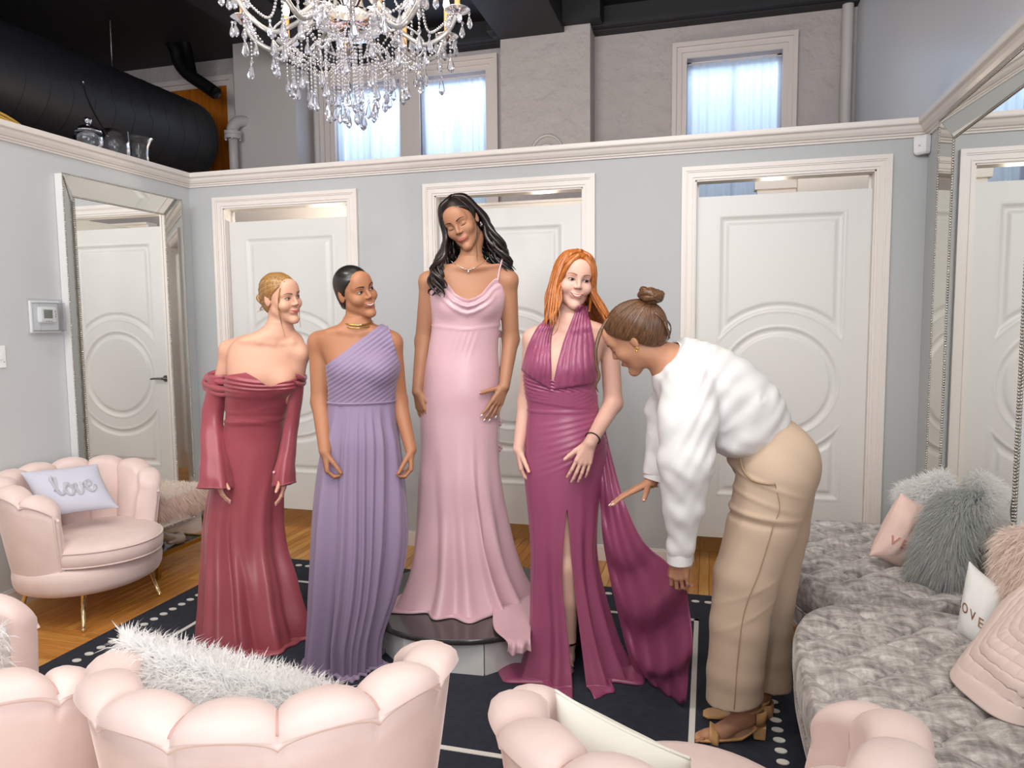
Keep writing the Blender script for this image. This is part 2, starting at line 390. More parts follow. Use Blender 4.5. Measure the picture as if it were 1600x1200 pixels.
# doors: casing, jambs, slab with relief panels
def door_mesh():
    w, h, z0 = .950, 2.05, .184
    xs = np.linspace(-w/2, w/2, 135); zs = np.linspace(0, h, 290); X, Z = np.meshgrid(xs, zs, indexing='ij')
    zc = .955
    def prof(d): return np.where((d > 0) & (d < .046), -.010*np.sin(np.clip(d/.046, 0, 1)*PI)**.8, 0)+np.where((d > -.014) & (d <= 0), .0035*np.sin(np.clip(-d/.014, 0, 1)*PI), 0)
    R = np.hypot(X, Z-zc)
    dc = .322-R
    up = np.minimum.reduce([.335-np.abs(X), 1.925-Z, R-.425, Z-zc])
    dn = np.minimum.reduce([.335-np.abs(X), Z-.275, R-.425, zc-Z])
    H = prof(dc)+prof(up)+prof(dn)
    P = np.stack([X, -.02-H, Z], -1); mb = MB().grid(P)
    return mb, w, h, z0
def build_doors():
    dm = None
    for i, (a, b) in enumerate(OPEN):
        c = (a+b)/2; yj = YB+.1
        jm = MB().box((a-.001, YB-.001, 0), (a+.008, yj, ZD)).box((b-.008, YB-.001, 0), (b+.001, yj, ZD)).box((a, YB-.001, ZD-.008), (b, yj, ZD+.001))
        jm.box((a+.008, YB+.085, .0), (a+.02, YB+.1, ZD-.01)).box((b-.02, YB+.085, 0), (b-.008, YB+.1, ZD-.01))
        d = bpy.data.objects.new('door_%d' % (i+1), None); COL.objects.link(d); d.location = (c, YB+.062, .184); d['kind'] = 'structure'
        jm.build('jamb', 'trim_paint', d, smooth=False)
        cs = MB()
        for o0, o1, t in ((0, .014, .010), (.014, .022, .016), (.022, .044, .013), (.044, .052, .019), (.052, .076, .024)):
            cs.box((a-o1, YB-t, 0), (a-o0, YB, ZD+o1)); cs.box((b+o0, YB-t, 0), (b+o1, YB, ZD+o1)); cs.box((a-o0, YB-t, ZD+o0), (b+o0, YB, ZD+o1))
        cs.build('casing', 'trim_paint', d, smooth=False)
        if dm is None:
            mb, w, h, z0 = door_mesh()
            mb.box((-w/2, -.02, 0), (w/2, .018, h)) if False else None
            n0 = mb.n
            mb.add([(-w/2, -.02, 0), (w/2, -.02, 0), (w/2, .018, 0), (-w/2, .018, 0), (-w/2, -.02, h), (w/2, -.02, h), (w/2, .018, h), (-w/2, .018, h)],
                   [(3, 2, 1, 0), (4, 5, 6, 7), (1, 2, 6, 5), (2, 3, 7, 6), (3, 0, 4, 7)])
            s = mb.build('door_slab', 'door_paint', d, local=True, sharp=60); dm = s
        else:
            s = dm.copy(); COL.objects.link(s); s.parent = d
        hb = MB().lathe([(0, -.0), (.024, -.0), (.024, .006), (.012, .01), (.009, .035), (0, .036)], (-.43, -.022, .93), 14, axis=(0, -1, 0))
        hb.tube(spline([(-.43, -.056, .93), (-.40, -.06, .932), (-.35, -.058, .93), (-.32, -.056, .926)], 10), [.009, .009, .008, .008, .007, .007, .007, .007, .006, .005], 8)
        hb.build('lever_handle', 'steel_rod', d, local=True)
build_doors()
# fitting-room partitions and a step of crown moulding seen over door 3
mb = MB().box((-2.09, YB+.1, -.02), (-2.0, 6.0, 2.4)).box((-.47, YB+.1, -.02), (-.38, 6.0, 2.4))
struct(mb.build('wall_between_cubicles', 'wall_paint', smooth=False))
mb = MB().box((.34, 5.9, 2.0), (.62, 5.98, 2.50)).box((.32, 5.86, 2.50), (.62, 5.98, 2.56)).box((.62, 5.8, 2.0), (1.14, 5.98, 2.56)).box((.60, 5.76, 2.56), (1.14, 5.98, 2.62)).box((.62, 5.8, -.02), (1.14, 5.98, 2.0)).box((.34, 5.9, -.02), (.62, 5.98, 2.0))
struct(mb.build('trim_4', 'trim_paint', smooth=False))
mb = MB().box((-1.9, 5.9, -.02), (-.47, 5.98, 2.43)).box((-1.92, 5.86, 2.43), (-.46, 5.98, 2.49)).box((-1.92, 5.84, 2.49), (-.46, 5.98, 2.51))
struct(mb.build('trim_5', 'trim_paint', smooth=False))

struct(MB().box((-4.2, 5.55, 1.9), (-2.95, 5.62, 2.78)).build('trim_13', 'trim_paint', smooth=False))
struct(MB().box((-2.95, 5.5, 1.9), (-2.80, 5.62, 2.70)).build('trim_14', 'far_trim', smooth=False))
# outer wall with windows, pilasters, ceiling, beams
WIN = [(-.222, .573, 2.45, 3.81), (-3.68, -2.965, 2.45, 3.90), (-2.755, -2.08, 2.45, 3.90)]
mb = MB(); xs = [-8.0, -3.68, -2.965, -2.755, -2.08, -.222, .573, XR+.02]
mb.box((-8, YF, -.02), (XR+.14, YF+.2, 2.45)); mb.box((-8, YF, 3.90), (XR+.14, YF+.2, ZC)); mb.box((-.222, YF, 3.81), (.573, YF+.2, 3.9))
for a, b in ((-8, -3.68), (-2.965, -2.755), (-2.08, -.222), (.573, XR+.14)): mb.box((a, YF, 2.45), (b, YF+.2, 3.9))
struct(mb.build('wall_far', 'plaster', smooth=False))
struct(MB().box((-1.86, 6.46, -.02), (-1.04, YF, ZC)).build('trim_6', 'plaster', smooth=False))
mb = MB(); c_ = on_y(855, 240, 6.455)
sw = [c_+np.array([.145*math.cos(t), 0, .16*math.sin(t)]) for t in np.linspace(-.2, PI+.5, 40)]; mb.tube(sw, np.linspace(.010, .016, 40), 8)
sw = [c_+np.array([-.02+(.095-.012*t)*math.cos(t), 0, -.01+(.11-.014*t)*math.sin(t)]) for t in np.linspace(-.9, PI+.6, 36)]; mb.tube(sw, np.linspace(.008, .015, 36), 8)
tag(mb.build('wall_scroll', 'plaster_smooth'), 'round plaster scroll on the pilaster above the middle door', 'ornament')
struct(MB().box((-4.62, 6.4, -.02), (-3.93, YF, ZC)).build('trim_7', 'plaster_smooth', smooth=False))
struct(MB().lathe([(.032, 2.3), (.032, 4.2)], (-3.86, 6.67, 0), 14).build('trim_8', 'plaster_smooth'))
struct(MB().box((-8, -1.4, ZC), (XR+.14, YF+.2, ZC+.1)).build('ceiling', 'black_ceiling', smooth=False))
mb = MB()
for dz, dy in ((.0, .16), (.05, .12), (.09, .08)):
    mb.box((-3.93, YF-.2+dz, 4.10-.0+dz*.6), (XR+.03, YF, 4.13+dz*.7))
mb.box((-3.93, YF-.12, 4.09), (XR+.03, YF, ZC)); mb.box((-1.96, 6.36, 4.11), (-.94, YF, ZC)); mb.box((-1.92, 6.40, 4.07), (-1.36, YF, ZC))
struct(mb.build('trim_9', 'black_ceiling', smooth=False))
struct(MB().box((-1.86, -1.4, 4.06), (-1.27, 6.5, ZC)).build('trim_10', 'black_ceiling', smooth=False))
struct(MB().box((-3.95, 2.0, 4.02), (-3.35, 6.55, ZC)).build('trim_11', 'black_ceiling', smooth=False))
struct(MB().box((-8.2, -1.4, -.02), (-8, YF+.2, ZC)).build('wall_far_left', 'black_ceiling', smooth=False))
struct(MB().lathe([(.045, 2.3), (.045, 4.12)], (XR-.06, YF-.06, 0), 14).build('trim_12', 'plaster_smooth'))
def window(n, panes, z0, z1, o0, o1, zt):
    w = bpy.data.objects.new('window_%d' % n, None); COL.objects.link(w); w.location = ((o0+o1)/2, YF, z0); w['kind'] = 'structure'
    fr = MB(); a, b = panes[0][0], panes[-1][1]
    for (e0, e1, t) in ((0, .35, .02), (.35, .7, .035), (.7, 1.0, .055)):
        l0, l1 = a+(o0-a)*e0, a+(o0-a)*e1; r0, r1 = b+(o1-b)*e0, b+(o1-b)*e1; t0, t1 = z1+(zt-z1)*e0, z1+(zt-z1)*e1
        fr.box((l1, YF-t, z0-.1), (l0, YF, t1)); fr.box((r0, YF-t, z0-.1), (r1, YF, t1)); fr.box((l0, YF-t, t0), (r0, YF, t1))
    if len(panes) > 1: fr.box((panes[0][1], YF-.02, z0-.1), (panes[1][0], YF+.02, z1))
    fr.box((o0, YF-.07, z0-.1), (o1, YF, z0))
    fr.build('window_frame', 'far_trim', w, smooth=False)
    for (p0, p1) in panes:
        sb = MB(); t = .035
        for (q0, q1) in ((p0, p0+t), (p1-t, p1)): sb.box((q0, YF+.1, z0), (q1, YF+.14, z1))
        for zz in (z0, (z0+z1)/2-.02, z1-t): sb.box((p0, YF+.1, zz), (p1, YF+.14, zz+t))
        sb.box(((p0+p1)/2-.01, YF+.11, z0), ((p0+p1)/2+.01, YF+.13, z1))
        sb.build('sash', 'far_trim', w, smooth=False)
        MB().box((p0, YF+.118, z0), (p1, YF+.122, z1)).build('pane', 'thin_glass', w, smooth=False)
        nx = 120; xs = np.linspace(p0+.005, p1-.005, nx); zs = np.linspace(z0, z1-.03, 14)
        ph = rng.uniform(0, 6, 3); P = np.zeros((nx, 14, 3)); P[..., 0] = xs[:, None]; P[..., 2] = zs
        u = (xs-p0)/(p1-p0)
        wv = np.sin(u*62+ph[0]+1.5*np.sin(u*9+ph[1]))+.5*np.sin(u*31+ph[2])
        P[..., 1] = YF+.045+.012*wv[:, None]*(.55+.45*np.linspace(1, 0, 14)[None, :])
        MB().grid(P).build('sheer_curtain', 'sheer_curtain', w)
        MB().tube([(p0, YF+.045, z1-.035), (p1, YF+.045, z1-.035)], .006, 6).build('curtain_rod', 'far_trim', w)
window(1, [WIN[0][:2]], 2.45, 3.81, -.345, .69, 3.94)
window(2, [WIN[1][:2], WIN[2][:2]], 2.45, 3.90, -3.83, -1.955, 4.03)
# daylight that enters by the high windows
for x, s in ((.18, .8), (-2.88, 1.5)):
    light('window_daylight', 'AREA', (x, YF+1.3, 4.75), (x+.5, 5.0, 2.6), 260*s, (.74, .86, 1), s*1.2, 1.0)
# warm lamps inside the cubicles
for x, y, e in ((-2.9, 5.1, 26), (-1.2, 5.3, 12), (.4, 5.2, 8)): light('cubicle_lamp', 'POINT', (x, y, 2.1), (x, y, 0), e, (1, .84, .66), .06)

# ---- services high on the left
d = thing('air_duct', 'big black spiral air duct hung above the left wall', 'duct', (-5.08, 3.0, 3.335))
xc, zc, R = -5.08, 3.335, .40
MB().lathe([(0, 0), (R, 0), (R, 6.2), (0, 6.2)], (xc, 0, zc), 56, axis=(0, 1, 0)).build('duct_body', 'black_duct', d, sharp=50)
sm = MB()
for y in np.arange(.3, 6.2, .2):
    a = np.linspace(0, 2*PI, 48, endpoint=False)
    P = np.array([[(xc+r*math.cos(t), y+dy+.02*t/PI, zc+r*math.sin(t)) for t in a] for r, dy in ((R, -.004), (R+.003, 0), (R, .004))]); sm.grid(P, cv=True)
sm.build('spiral_seam', 'duct_seam', d)
MB().tube(spline([at(130, 128, 4.55), at(136, 152, 4.5), at(150, 182, 4.42), at(168, 212, 4.3)], 12), .006, 6).build('hanging_strap', 'steel_rod', d)
for px_, y0 in ((173, 5.6), (0, 3.2)):
    q = on_y(px_, 60, y0); MB().tube([(q[0], y0, zc+R*.6), (q[0], y0, ZC)], .008, 6).build('hanger_rod', 'steel_rod', d)
Y = 6.25
p = [on_y(70, 75, Y), on_y(110, 71, Y), on_y(200, 65, Y), on_y(250, 61, Y), on_y(266, 65, Y), on_y(275, 80, Y), on_y(280, 98, Y), on_y(292, 114, Y), on_y(315, 130, Y), on_y(338, 146, Y)]
t = thing('black_drain_pipe', 'matte black elbowed pipe under the ceiling above the orange panel', 'pipe', p[6])
MB().tube(spline(p, 44), .062, 14).build('pipe_run', 'black_pipe', t)
MB().tube([on_y(280, 28, Y), on_y(292, 75, Y), on_y(301, 118, Y)], .055, 4).build('pipe_hanger', 'black_pipe', t)
t = thing('orange_wood_panel', 'orange stained board door in a pale frame behind the duct', 'door', (-5.6, YF, 2.4))
bx = MB()
for i in range(12):
    x0 = -6.34+i*.118; b = MB().box((x0+.001, YF-.03, 1.8), (x0+.117, YF-.001, 4.02)); o = b.build('board', 'orange_wood', t, smooth=False); bevel(o, .004, 1)
mb = MB()
for o0, o1, dd in ((0, .05, .03), (.05, .10, .05)):
    mb.box((-4.922+o0, YF-dd, 1.8), (-4.922+o1, YF, 4.02+o1)); mb.box((-6.34-o1, YF-dd, 1.8), (-6.34-o0, YF, 4.02+o1)); mb.box((-6.34-o0, YF-dd, 4.02+o0), (-4.922+o0, YF, 4.02+o1))
mb.build('frame', 'far_trim', t, smooth=False)
Y = 6.3
a, b = on_y(364, 300, Y), on_y(364, 212, Y); a[0] = b[0]; r = .044
t = thing('grey_vent_pipe', 'grey painted pipe with bolted flange and elbow beside the orange panel', 'pipe', a)
MB().tube([a, b], r, 16).build('pipe_run', 'grey_pipe', t)
c = b+np.array([0, 0, .02]); el = [c, c+np.array([0, 0, .05]), c+np.array([.02, .03, .11]), c+np.array([.06, .1, .14]), c+np.array([.1, .2, .14]), c+np.array([.12, .3, .14])]
MB().tube(spline(el, 18), .055, 16).build('elbow', 'grey_pipe', t)
fl = MB().lathe([(.03, -.035), (.082, -.035), (.082, -.008), (.075, -.006), (.075, .006), (.082, .008), (.082, .035), (.03, .035)], b, 20)
for i in range(4):
    an = i*PI/2+.5; fl.lathe([(0, -.05), (.011, -.05), (.011, .05), (0, .05)], b+np.array([.068*math.cos(an), .068*math.sin(an), 0]), 6)
fl.build('flange', 'grey_pipe', t, sharp=40)
cb = MB()
for k in range(3):
    cb.tube(spline([(XL-.06-.01*k, 2.2-.02*k, 2.60+.018*k), (XL-.06-.012*k, 2.62, 2.645+.022*k-.015*abs(k-1)), (XL-.06, 2.95+.05*k, 2.625+.01*k), (XL-.07-.015*k, 3.3, 2.58)], 22), .0075, 6)
tag(cb.build('cable', 'yellow_cable'), 'loose yellow cables lying on the ledge of the left wall', 'cable')
# ================================================================ furniture helpers
def fur(points, normals, L, wid, droop=.25, jit=.35, lj=.35, comb=None):
    """thin tapering blades of pile, returned as verts/faces"""
    P = np.asarray(points, float); N = np.asarray(normals, float); n = len(P)
    d = N+rng.normal(0, jit, (n, 3))
    if comb is not None: d = d+np.asarray(comb)
    d /= np.linalg.norm(d, axis=1)[:, None]
    l = L*(1+rng.uniform(-lj, lj, n))[:, None]
    w = np.cross(d, rng.normal(0, 1, (n, 3))); w /= np.linalg.norm(w, axis=1)[:, None]; w *= wid*.5
    g = np.array([0, 0, -1.])*droop
    bend = rng.normal(0, .12, (n, 3))
    m = P+d*l*.55+g*l*.15+bend*l*.2; t = P+d*l*.9+g*l*.6+bend*l*.7
    V = np.stack([P-w, P+w, m+w*.75, m-w*.75, t], 1).reshape(-1, 3)
    i = np.arange(n)*5
    F = [tuple(q) for q in np.stack([i, i+1, i+2, i+3], 1)]+[tuple(q) for q in np.stack([i+3, i+2, i+4], 1)]
    return V, F
def pillow_fn(u, v, t, p=2.6):
    h = np.clip((1-np.abs(u)**p)*(1-np.abs(v)**p), 0, 1)**.55
    return h*t
class Pillow:
    """soft cushion spanned by three corners (top-left, top-right, bottom-left), thickness t; normal faces the viewer side"""
    def __init__(s, TL, TR, BL, t, wr=.0):
        s.c = (np.array(TR)+np.array(BL))/2; s.r = (np.array(TR)-np.array(TL))/2; s.d = (np.array(BL)-np.array(TL))/2
        s.n = np.cross(s.r, -s.d); s.n /= np.linalg.norm(s.n); s.t = t/2; s.wr = wr; s.ph = rng.uniform(0, 6, 6)
    def pt(s, u, v, side=1, off=0):
        u = np.asarray(u, float); v = np.asarray(v, float)
        pu = 1-.07*(1-v*v)*np.abs(u)**3; pv = 1-.07*(1-u*u)*np.abs(v)**3
        h = pillow_fn(u, v, s.t)
        if s.wr: h = h+s.wr*(np.sin(5*u+4*v+s.ph[0])*np.sin(4*v-3*u+s.ph[1])+.5*np.sin(11*u+s.ph[2])*np.sin(9*v+s.ph[3]))*np.clip((1-u**2)*(1-v**2), 0, 1)
        return s.c+(u*pu)[..., None]*s.r+(v*pv)[..., None]*s.d+(side*(h+off))[..., None]*s.n
    def mb(s, n=26):
        a = np.linspace(-1, 1, n); a = np.sign(a)*(1-(1-np.abs(a))**1.4); U, V = np.meshgrid(a, a, indexing='ij')
        return MB().grid(s.pt(U, V, 1), flip=True).grid(s.pt(U, V, -1))
    def sample(s, n, side=1):
        u, v = rng.uniform(-1, 1, n), rng.uniform(-1, 1, n); e = 1e-3
        p = s.pt(u, v, side); q = np.cross(s.pt(np.clip(u+e, -1, 1), v, side)-s.pt(u-e, v, side), s.pt(u, np.clip(v-e, -1, 1), side)-s.pt(u, v+e, side))*side
        q /= np.linalg.norm(q, axis=1)[:, None]+1e-12; return p, q
def text_mesh(txt, size=1.0, extrude=.02):
    cu = bpy.data.curves.new('t', 'FONT'); cu.body = txt; cu.size = size; cu.extrude = extrude; cu.align_x = 'CENTER'; cu.align_y = 'CENTER'; cu.resolution_u = 3
    o = bpy.data.objects.new('t', cu); COL.objects.link(o); dg = bpy.context.evaluated_depsgraph_get(); me = bpy.data.meshes.new_from_object(o.evaluated_get(dg))
    bm = bmesh.new(); bm.from_mesh(me); bmesh.ops.subdivide_edges(bm, edges=[e for e in bm.edges if e.calc_length() > .25], cuts=2); bm.to_mesh(me); bm.free()
    v = np.array([x.co[:] for x in me.vertices]); f = [tuple(p.vertices) for p in me.polygons]
    bpy.data.objects.remove(o); bpy.data.curves.remove(cu); bpy.data.meshes.remove(me); return v, f

# ---------------------------------------------------------------- rug
RX0, RX1, RY0, RY1 = -2.835, .392, 1.72, 3.945
rug = thing('area_rug', 'navy area rug with white border lines and dots under the women', 'rug', ((RX0+RX1)/2, (RY0+RY1)/2, 0))
o = MB().box((RX0, RY0, .0), (RX1, RY1, .010)).build('pile', 'navy_rug', rug, smooth=False); bevel(o, .004)
b = .345
for (x0, y0, x1, y1) in ((RX0+b, RY0+b, RX0+b+.022, RY1-b), (RX1-b-.10, RY0+b, RX1-b-.078, RY1-b), (RX0+b, RY1-b-.022, RX1-b-.078, RY1-b), (RX0+b, 2.245, RX1-b-.078, 2.267)):
    MB().box((x0, y0, .009), (x1, y1, .0125)).build('border_line', 'rug_white', rug, smooth=False)
dot = None
def rug_dot(x, y, rot):
    global dot
    if dot is None:
        a = np.linspace(0, 2*PI, 14, endpoint=False); P = [(.021*math.cos(t), .0155*math.sin(t)) for t in a]
        dot = MB().prism(P, 0, .0035).build('dot', 'rug_white', rug, smooth=False, local=True); o = dot
    else: o = dot.copy(); COL.objects.link(o)
    o.location = (x-rug.location.x, y-rug.location.y, .0095); o.rotation_euler = (0, 0, rot)
for y in np.arange(1.80, 3.86, .0665): rug_dot(RX0+.118, y, 0); rug_dot(RX1-.132, y, 0)
for x in np.arange(RX0+.19, RX1-.16, .0665): rug_dot(x, RY1-.108, 0)

# ---------------------------------------------------------------- platform
PC = (-1.112, 3.21); PZ = .18
plat = thing('fitting_platform', 'low round fitting platform with dark granite top and faceted white base', 'platform', (*PC, .010))
ang = np.radians(-90+np.arange(8)*45.0+22.5+4); pr = .475
P8 = [(PC[0]+pr*math.cos(a), PC[1]+pr*math.sin(a)) for a in ang]
for i in range(8):
    (x0, y0), (x1, y1) = P8[i], P8[(i+1) % 8]; nx, ny = (y1-y0), -(x1-x0); l = math.hypot(nx, ny); nx, ny = nx/l*-.03, ny/l*-.03
    mb = MB(); e = .003; ux, uy = (x1-x0)/l*e, (y1-y0)/l*e
    mb.prism([(x0+ux, y0+uy), (x1-ux, y1-uy), (x1-ux*4+nx, y1-uy*4+ny), (x0+ux*4+nx, y0+uy*4+ny)], .010, .152)
    mb.build('riser_panel', 'riser_paint', plat, smooth=False)
o = MB().lathe([(0, .152), (.47, .152), (.488, .154), (.492, .158), (.492, .174), (.488, PZ), (0, PZ)], (*PC, 0), 72).build('granite_top', 'granite', plat, sharp=50)

# ---------------------------------------------------------------- mirrors
def leaning_mirror(name, label, side, y0, y1, z0, z1, pr):
    xw = XL if side == 'l' else XR; s = 1 if side == 'l' else -1
    t = thing(name, label, 'mirror', (xw, (y0+y1)/2, z0)); w = .112
    X = lambda d: xw+s*d
    o = [(y0, z0), (y1, z0), (y1, z1), (y0, z1)]; i = [(y0+w, z0+w), (y1-w, z0+w), (y1-w, z1-w), (y0+w, z1-w)]
    MB().add([(X(.012), *p) for p in i], [(0, 1, 2, 3) if s > 0 else (3, 2, 1, 0)]).build('glass', 'mirror', t, smooth=False)
    for k in range(4):
        a, b, c, d = o[k], o[(k+1) % 4], i[(k+1) % 4], i[k]
        V = [(X(pr), *a), (X(pr), *b), (X(.012), *c), (X(.012), *d), (X(.003), *a), (X(.003), *b), (X(.003), *c), (X(.003), *d)]
        f = [(0, 1, 2, 3), (1, 0, 4, 5), (7, 6, 5, 4)]
        if s < 0: f = [tuple(reversed(q)) for q in f]
        ob = MB().add(V, f).build('bevel_border', ['mirror_bevel', 'frame_side'], t, smooth=False)
        ob.data.polygons[1].material_index = 1; ob.data.polygons[2].material_index = 1
    for loop, d, r in ((o, pr, .0055), (i, .014, .006)):
        mb = MB(); ov = MB().sphere((0, 0, 0), 1, 6, 4); bv, bf = ov.verts(), ov.f
        for k in range(4):
            a, b = np.array(loop[k]), np.array(loop[(k+1) % 4]); n = int(np.linalg.norm(b-a)/.0125)
            for q in range(n):
                p = a+(b-a)*q/n; mb.add(bv*r+np.array([X(d), p[0], p[1]]), bf)
        mb.build('bead_trim', 'silver_bead', t, kind='stuff')
    return t
leaning_mirror('wall_mirror', 'tall silver framed mirror with beaded edge on left wall behind the pink chair', 'l', 3.315, 4.268, .14, 2.372, .058)
leaning_mirror('wall_mirror', 'wide silver framed mirror with beaded edge on right wall above grey ottomans', 'r', 2.945, 4.06, .14, 2.475, .045)

# ---------------------------------------------------------------- wall devices
t = thing('thermostat', 'white digital thermostat in clear cover on the left wall', 'thermostat', (XL, 3.178, 1.56))
y0, y1, z0, z1 = 3.10, 3.29, 1.47, 1.65
mb = MB().box((XL, y0+.0, z0), (XL+.012, y1, z1)); o = mb.build('back_plate', 'white_plastic', t, smooth=False); bevel(o, .006)
mb = MB()
for a, b in (((XL+.012, y0+.012, z0+.012), (XL+.065, y0+.016, z1-.012)), ((XL+.012, y1-.016, z0+.012), (XL+.065, y1-.012, z1-.012)), ((XL+.012, y0+.012, z0+.012), (XL+.065, y1-.012, z0+.016)), ((XL+.012, y0+.012, z1-.016), (XL+.065, y1-.012, z1-.012)), ((XL+.062, y0+.012, z0+.012), (XL+.065, y1-.012, z1-.012))): mb.box(a, b)
mb.box((XL+.004, y0-.012, z0-.012), (XL+.016, y1+.012, z1+.012)).build('clear_cover', 'clear_plastic', t, smooth=False)
o = MB().box((XL+.012, 3.135, 1.525), (XL+.042, 3.245, 1.618)).build('body', 'white_plastic', t, smooth=False); bevel(o, .014, 3)
MB().box((XL+.04, 3.158, 1.552), (XL+.0435, 3.212, 1.600)).build('screen', 'lcd', t, smooth=False)
for k in range(3): MB().lathe([(.0, 0), (.005, 0), (.0045, .002), (0, .002)], (XL+.042, 3.172+.016*k, 1.536), 10, axis=(1, 0, 0)).build('button', 'button_grey', t)
for k in range(3): MB().lathe([(.0, 0), (.0048, 0), (.004, .002), (0, .002)], (XL+.042, 3.230+.003*(k == 1), 1.59-.014*k), 10, axis=(1, 0, 0)).build('button', 'button_grey', t)
t = thing('light_switch', 'white switch plate at left edge of the wall below the thermostat', 'switch', (XL, 2.90, 1.35))
o = MB().box((XL, 2.845, 1.29), (XL+.007, 2.948, 1.408)).build('plate', 'white_plastic', t, smooth=False); bevel(o, .003)
for k in range(2):
    o = MB().box((XL+.006, 2.862+.045*k, 1.333), (XL+.013, 2.884+.045*k, 1.366)).build('toggle', 'white_plastic', t, smooth=False); bevel(o, .002)
MB().lathe([(0, 0), (.004, 0), (0, .002)], (XL+.007, 2.936, 1.322), 8, axis=(1, 0, 0)).build('screw', 'button_grey', t)
t = thing('motion_sensor', 'small white motion sensor in the corner under right crown moulding', 'sensor', (1.095, 4.39, 2.43))
q = np.array([-.7, -.7, 0])/.99
mb = MB(); A = np.array([1.098, 4.388, 0]); tx = np.array([.707, -.707, 0]); nn = np.array([-.707, -.707, 0])
v = []
for z, w, dd in ((2.385, .030, .026), (2.395, .036, .034), (2.44, .038, .036), (2.475, .038, .036), (2.482, .034, .028)):
    for sx, sd in ((-1, 0), (-.9, 1), (.9, 1), (1, 0)): p = A+tx*w*sx+nn*dd*sd; v.append((p[0], p[1], z))
f = []
for k in range(4):
    for j in range(4): f.append((k*4+j, k*4+(j+1) % 4, k*4+4+(j+1) % 4, k*4+4+j))
f += [(3, 2, 1, 0), (16, 17, 18, 19)]
mb.add(v, f).build('housing', 'white_plastic', t, smooth=False)
MB().sphere(A+nn*.035+np.array([0, 0, 2.43]), .007, 8, 6).build('sensor_lens', 'frame_side', t)

# ---------------------------------------------------------------- glass jars on the ledge of the left wall
def jar(px_, py_, Y, label, profile, lid=None, cat='jar', s=1.0):
    q = (XL-.05, Y, 2.574); t = thing('glass_jar' if cat == 'jar' else 'glass_vase', label, cat, q)
    MB().lathe([(r*s, z*s) for r, z in profile], q, 28).build('glass_body', 'thin_glass', t)
    if lid: MB().lathe([(r*s, z*s) for r, z in lid], q, 24).build('lid', 'crystal', t)
inn = lambda pr: pr+[(r-.004, z) for r, z in reversed(pr)]
jar(0, 0, 3.62, 'glass apothecary jar with domed knobbed lid, leftmost on the ledge', inn([(.05, .0), (.075, .03), (.082, .07), (.07, .105)]), [(.074, .105), (.078, .112), (.07, .118), (.06, .13), (.03, .145), (.014, .152), (.02, .165), (.024, .178), (.018, .19), (0, .194)])
jar(0, 0, 3.82, 'straight-sided glass hurricane vase between lidded jar and flared vase', inn([(.05, 0), (.085, .01), (.087, .06), (.084, .16)]), None, 'vase')
jar(0, 0, 4.02, 'flared-rim glass vase, rightmost on the ledge', inn([(.04, 0), (.058, .01), (.056, .06), (.060, .11), (.075, .15), (.090, .166)]), None, 'vase')

